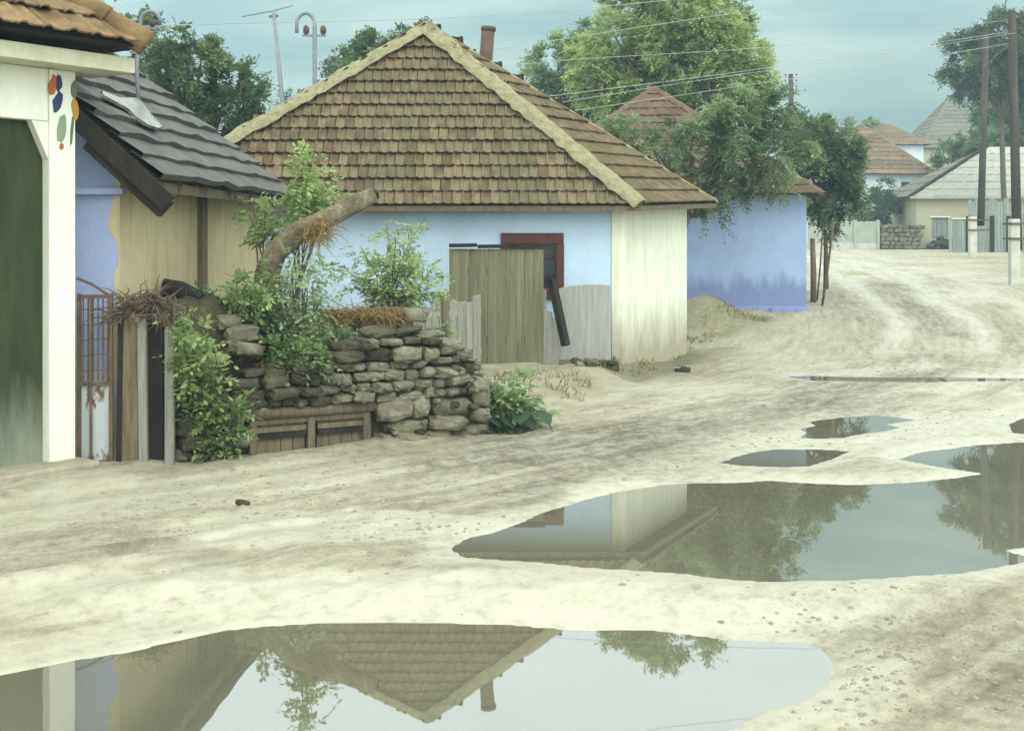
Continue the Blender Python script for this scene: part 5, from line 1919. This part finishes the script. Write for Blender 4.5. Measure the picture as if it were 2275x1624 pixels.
def wire(label, pts, r=.011):
    mb = MB(); path = []
    for i in range(len(pts) - 1):
        a, b = P(*pts[i]), P(*pts[i + 1])
        k = 8
        for j in range(k + (1 if i == len(pts) - 2 else 0)):
            path.append(a.lerp(b, j / k))
    mb.tube(path, r * .8, 5)
    o = mb.build('overhead_wire', M_wire)
    tag(o, label, 'wire', 'overhead wires')


wire('overhead wire crossing above the roof tip from the goose neck mast', [(348, 58, dm), (524, 53, dm + 1), (914, 44, dm + 3), (1162, 32, dm + 5), (1500, 0, dm + 8), (1800, -40, dm + 11)], .006)
wire('highest overhead wire crossing the bright tree', [(900, 140, 24), (1063, 117, 24.5), (1383, 67, 26.5), (1617, 32, 28), (1950, -15, 31), (2250, -60, 33)], .008)
wire('overhead wire crossing the middle of the bright tree', [(1000, 160, 24.6), (1300, 131, 26), (1595, 114, 28), (1900, 90, 30.5), (2240, 45, 32.9)], .007)
wire('overhead wire ending at the upper pole pins', [(1000, 240, 24.5), (1233, 213, 26), (1543, 174, 28), (1702, 152, 29), (1930, 118, 31), (2240, 72, 32.8)], .008)
wire('overhead wire just under the upper pole pin wire', [(1000, 262, 24.6), (1248, 228, 26), (1540, 181, 28), (1702, 158, 29), (1930, 126, 31), (2256, 74, 32.8)], .007)
wire('lowest overhead wire above the violet house roof', [(1000, 285, 24.5), (1294, 244, 26.2), (1508, 213, 27.8), (1685, 186, 29), (1870, 160, 30.5), (2240, 98, 32.8)], .008)
wire('thin wire from the slim pole to the thick pole', [(2185, 150, 48.2), (2129, 150, 44), (2200, 112, 38), (2256, 90, 33)][0:1] + [(2220, 118, 40), (2256, 92, 32.9)], .009)


# steel lamp mast with goose neck behind the house
def lamp_mast():
    d = 30.0
    b = gpt(699, d)
    root = thing('service_mast', b, 'grey steel mast with goose neck and two insulators behind the tiled roof', 'mast')
    pts = [b - Vector((0, 0, .1)), P(699, 300, d), P(699, 60, d)]
    for i in range(11):
        an = math.pi * i / 10
        c = P(679, 56, d)
        pts.append(c + Vector((math.cos(an) * 20 * d / F, 0, math.sin(an) * 26 * d / F)))
    pts.append(P(659, 74, d))
    m = MB(); m.tube(pts, [.055] * 3 + [.045] * (len(pts) - 3), 9); m.build('mast_tube', M_steel, root, True)
    m = MB(); m.bar(P(672, 80, d), P(724, 80, d), .05, .05); m.build('crossbar', M_steel, root)
    for px in (680, 718):
        m = MB(); m.tube([P(px, 79, d), P(px, 72, d), P(px, 62, d), P(px, 57, d)], [.03, .075, .07, .03], 9); m.build('insulator', M_porcelain, root, True)


lamp_mast()


def antenna():
    d = 31.0
    b = gpt(632, d)
    root = thing('antenna_pole', b, 'slim leaning pole with a thin tilted crossbar behind the clay house', 'antenna')
    m = MB(); m.tube([b - Vector((0, 0, .1)), P(628, 235, d), P(608, 25, d)], [.07, .06, .045], 8); m.build('pole', M_steel, root, True)
    m = MB(); m.tube([P(538, 38, d), P(606, 25, d), P(652, 13, d)], [.012, .02, .012], 6); m.build('crossbar', M_steel, root, True)
    m = MB(); m.bar(P(598, 38, d), P(618, 36, d), .05, .05); m.build('bracket', M_rust, root)


antenna()

# posts and sticks by the violet house
for i, (xa, ya, xb, yb, d, r, mat, lb) in enumerate([(1805, 530, 1807, 625, 28.5, .07, M_wood, 'short dark stake right beside the violet house corner'),
                                                      (1828, 505, 1815, 618, 29.0, .022, M_twig, 'thin slightly leaning stick beside the dark stake'),
                                                      (1852, 492, 1826, 626, 28.0, .03, M_twig, 'long strongly leaning stick by the road edge')]):
    a, b = P(xa, ya, d), P(xb, yb, d)
    b.z = gz(b.x, d) - .05
    m = MB(); m.tube([b, b.lerp(a, .5) + Vector((.01, 0, 0)), a], [r, r * .95, r * .8], 7, rough=.06)
    o = m.build('stake', mat, None, True); tag(o, lb, 'stake', 'stakes by the violet house')

# ------------------------------------------------------------------ far end of the road
DF = 65.0


def far_end():
    zg = 1.46
    # green concrete fence
    root = thing('concrete_fence', P(1900, 555, DF), 'grey green concrete panel fence across the road end', 'fence')
    for xa, xb in ((1800, 1848), (1850, 1898), (1900, 1948)):
        a, b = P(xa, 492, DF), P(xb, 492, DF)
        m = MB(); m.box(((a.x + b.x) / 2, DF, (a.z + zg + .33) / 2), (b.x - a.x, .08, a.z - zg - .33)); m.build('panel', M_greenfence, root)
        m = MB(); m.box(((a.x + b.x) / 2, DF, zg + .1), (b.x - a.x, .14, .4)); m.build('plinth', M_concrete, root)
    for xa in (1799, 1849, 1899, 1950):
        a = P(xa, 489, DF); m = MB(); m.box((a.x, DF - .02, (a.z + zg - .1) / 2), (.16, .16, a.z - zg + .1)); m.build('post', M_greenfence, root)
    # stone wall piece
    rg = random.Random(44)
    root = thing('fieldstone_wall', P(1995, 555, DF), 'rough fieldstone wall between the green fence and beige house', 'wall')
    a, b = P(1956, 505, DF), P(2036, 500, DF)
    m = MB(); m.box(((a.x + b.x) / 2, DF + .15, (a.z + zg) / 2), (b.x - a.x, .3, a.z - zg)); m.build('core', M_soil, root)
    z = zg
    while z < a.z:
        h = rg.uniform(.16, .26); x = a.x
        while x < b.x:
            w = rg.uniform(.22, .5)
            put_stone(root, (x + w / 2, DF - .02, z + h / 2), (w, .3, h), (1, 0, 0), M_stone, rg, .12); x += w
        z += h * .95
    # beige house
    D = 65.3
    zw = P(0, 437, D).z
    x0, x1 = P(2036, 0, D).x, P(2420, 0, D).x
    root = thing('village_house', ((x0 + x1) / 2, D + 3, zg), 'long beige house with pale slate roof behind the poles', 'house', 'village houses')
    m = MB(); L = x1 - x0
    def sx(px): return P(px, 0, D).x - x0
    ops = [(sx(2070), sx(2106), P(0, 530, D).z, P(0, 484, D).z), (sx(2118), sx(2150), P(0, 540, D).z, P(0, 488, D).z)]
    wall_run(m, (x0, D), (x1, D), zg - .3, zw, ops, .15)
    wall_run(m, (x1, D), (x1, D + 6), zg - .3, zw); wall_run(m, (x0, D + 6), (x0, D), zg - .3, zw)
    m.build('wall', M_beige, root)
    for s0, s1, a_, b_ in ops:
        wn_ = MB()
        for i in range(3):
            w = (s1 - s0) / 3
            q = MB(); q.box((x0 + s0 + w * (i + .5), D + .1, (a_ + b_) / 2), (w * .92, .04, b_ - a_ - .04)); q.build('shutter_board', M_greygreen, root)
        q = MB(); q.box((x0 + (s0 + s1) / 2, D - .03, b_ + .04), (s1 - s0 + .2, .1, .07)); q.build('window_head', M_paint_w, root)
    # dark stones heaped under the window
    xr0 = x0 - .5
    E0, E1 = Vector((x0 - .45, D - .4, zw - .03)), Vector((x1 + .4, D - .4, zw - .03))
    T0 = Vector((P(2195, 0, D + 2.6).x, D + 2.8, P(0, 328, D + 2.8).z)); T1 = Vector((x1 + .4, D + 2.8, T0.z))
    B0 = Vector((x0 - .45, D + 6.2, zw - .03)); B1 = Vector((x1 + .4, D + 6.2, zw - .03))
    rf = deck(root, [(E0, E1, T1, T0), (B1, B0, T0, T1), (B0, E0, T0), (E1, B1, T1)], M_darkwood)
    tile_rows(rf, [(E0, E1, T1, T0)], 7, M_slate, .5, 4, 'slate_row')
    tile_rows(rf, [(B0, E0, T0, T0)], 7, M_tile_grey, .5, 4, 'slate_row')
    m = MB(); m.bar(E0 + Vector((0, 0, .04)), T0 + Vector((0, 0, .06)), .2, .12); m.build('hip_board', M_darkwood, rf)
    m = MB(); m.bar(E0 + Vector((0, -.03, -.03)), E1 + Vector((0, -.03, -.03)), .05, .12); m.build('eave_board', M_slate, rf)
    # slatted yard fence right of it
    d = 57.0
    root = thing('picket_fence', P(2230, 560, d), 'grey green picket fence and gate behind the dark pole', 'fence')
    zg2 = 1.4
    rg = random.Random(2)
    x = 2108.0
    while x < 2330:
        w = rg.uniform(5.5, 8.5)
        yt = 490 if x < 2145 else (445 + rg.uniform(-4, 6) if x < 2250 else 470 + rg.uniform(-5, 5))
        a, b = P(x, yt, d), P(x + w - 1, yt, d)
        q = MB(); q.box(((a.x + b.x) / 2, d, (a.z + zg2 - .1) / 2), (b.x - a.x, .03, a.z - zg2 + .1)); q.build('picket', M_greygreen, root)
        x += w
    for z in (zg2 + .35, zg2 + 1.05):
        q = MB(); q.box((P(2220, 0, d).x, d + .04, z), (222 * d / F, .05, .08)); q.build('rail', M_wood, root)
    for px in (2150, 2203, 2240, 2300):
        a = P(px, 480, d); q = MB(); q.box((a.x, d - .06, (a.z + zg2 - .1) / 2), (.16, .1, a.z - zg2 + .1)); q.build('post', M_darkwood, root)
    # rubble against the beige wall
    root = thing('rubble_heap', P(2090, 552, 64.6), 'dark rubble heaped under the beige house window', 'rubble')
    for i in range(40):
        px = 2066 + rg.uniform(0, 62); hh = max(0, 1 - abs(px - 2100) / 45)
        c = P(px, 0, 64.6 + rg.uniform(0, .5)); c.z = zg + rg.uniform(0, .75) * hh
        put_stone(root, c, (rg.uniform(.2, .42), .35, rg.uniform(.15, .26)), (1, 0, 0), M_mossstone, rg, .4)


far_end()

# orange roofed house, its neighbour and the tall grey roof
def from_px(label, xr, ye, xl, d, W, D_, apex_px, apex_y, wallmat, tilemat, rows, ridge, phi=0.0, capr=.1, tw=.3):
    FRe = P(xr, 0, d)
    ze = P(0, ye, d).z
    ap = P(0, apex_y, d + D_ / 2).z
    return pyramid_house(label, (FRe.x, FRe.y), W, D_, phi, 1.5, ze, ap, wallmat, tilemat, rows, .4, ridge=ridge, capr=capr, tw=tw)


oh = from_px('white house with orange tiled hip roof at the road end', 2088, 388, 1850, 78, 6.8, 7.0, 1920, 283, M_farwhite, M_tile_orange, 11, 0.3, R(-10))
root = oh[0]; q_ = oh[4]
A, B = q_[0], q_[1]
e_ = (B - A).normalized(); nn = Vector((e_.y, -e_.x))
for s, zc, w, h in ((4.35, P(0, 422, 78).z, .55, .95), (1.2, P(0, 422, 78).z, .55, .95)):
    c = A + e_ * s + nn * .03
    m = MB(); m.box((c.x, c.y, zc), (w, .08, h), (e_.x, e_.y, 0)); wd = m.build('window', M_redframe, root)
    for k in (-1, 1):
        c2 = A + e_ * (s + k * w * .23) + nn * .08
        m = MB(); m.box((c2.x, c2.y, zc), (w * .36, .02, h * .84), (e_.x, e_.y, 0)); m.build('pane', M_glass, wd)
from_px('second orange roofed house peeping out behind the orange one', 2068, 322, 1930, 93, 6.2, 6.5, 1995, 277, M_farwhite, M_tile_orange, 10, 2.2)
from_px('house with tall steep grey shingle roof behind the trees', 2268, 330, 2050, 104, 8.2, 8.0, 2140, 212, M_beige, M_tile_grey, 13, 0.4, tw=.4)
# white annex below the orange house
ax = thing('white_annex', P(2015, 550, 72), 'small bluish white annex behind the fieldstone wall', 'annex')
m = MB(); a, b = P(1998, 442, 72), P(2042, 442, 72)
m.hexa([(a.x, 72, 1.3), (b.x, 72, 1.3), (b.x, 75, 1.3), (a.x, 75, 1.3), (a.x, 72, a.z - .35), (b.x, 72, a.z), (b.x, 75, a.z), (a.x, 75, a.z - .35)])
m.build('wall', M_farwhite, ax)
m = MB(); m.hexa([(a.x - .2, 71.8, a.z - .42), (b.x + .1, 71.8, a.z + .002), (b.x + .1, 75.2, a.z + .002), (a.x - .2, 75.2, a.z - .42), (a.x - .2, 71.8, a.z - .34), (b.x + .1, 71.8, a.z + .08), (b.x + .1, 75.2, a.z + .08), (a.x - .2, 75.2, a.z - .34)])
m.build('roof', M_slate, ax)
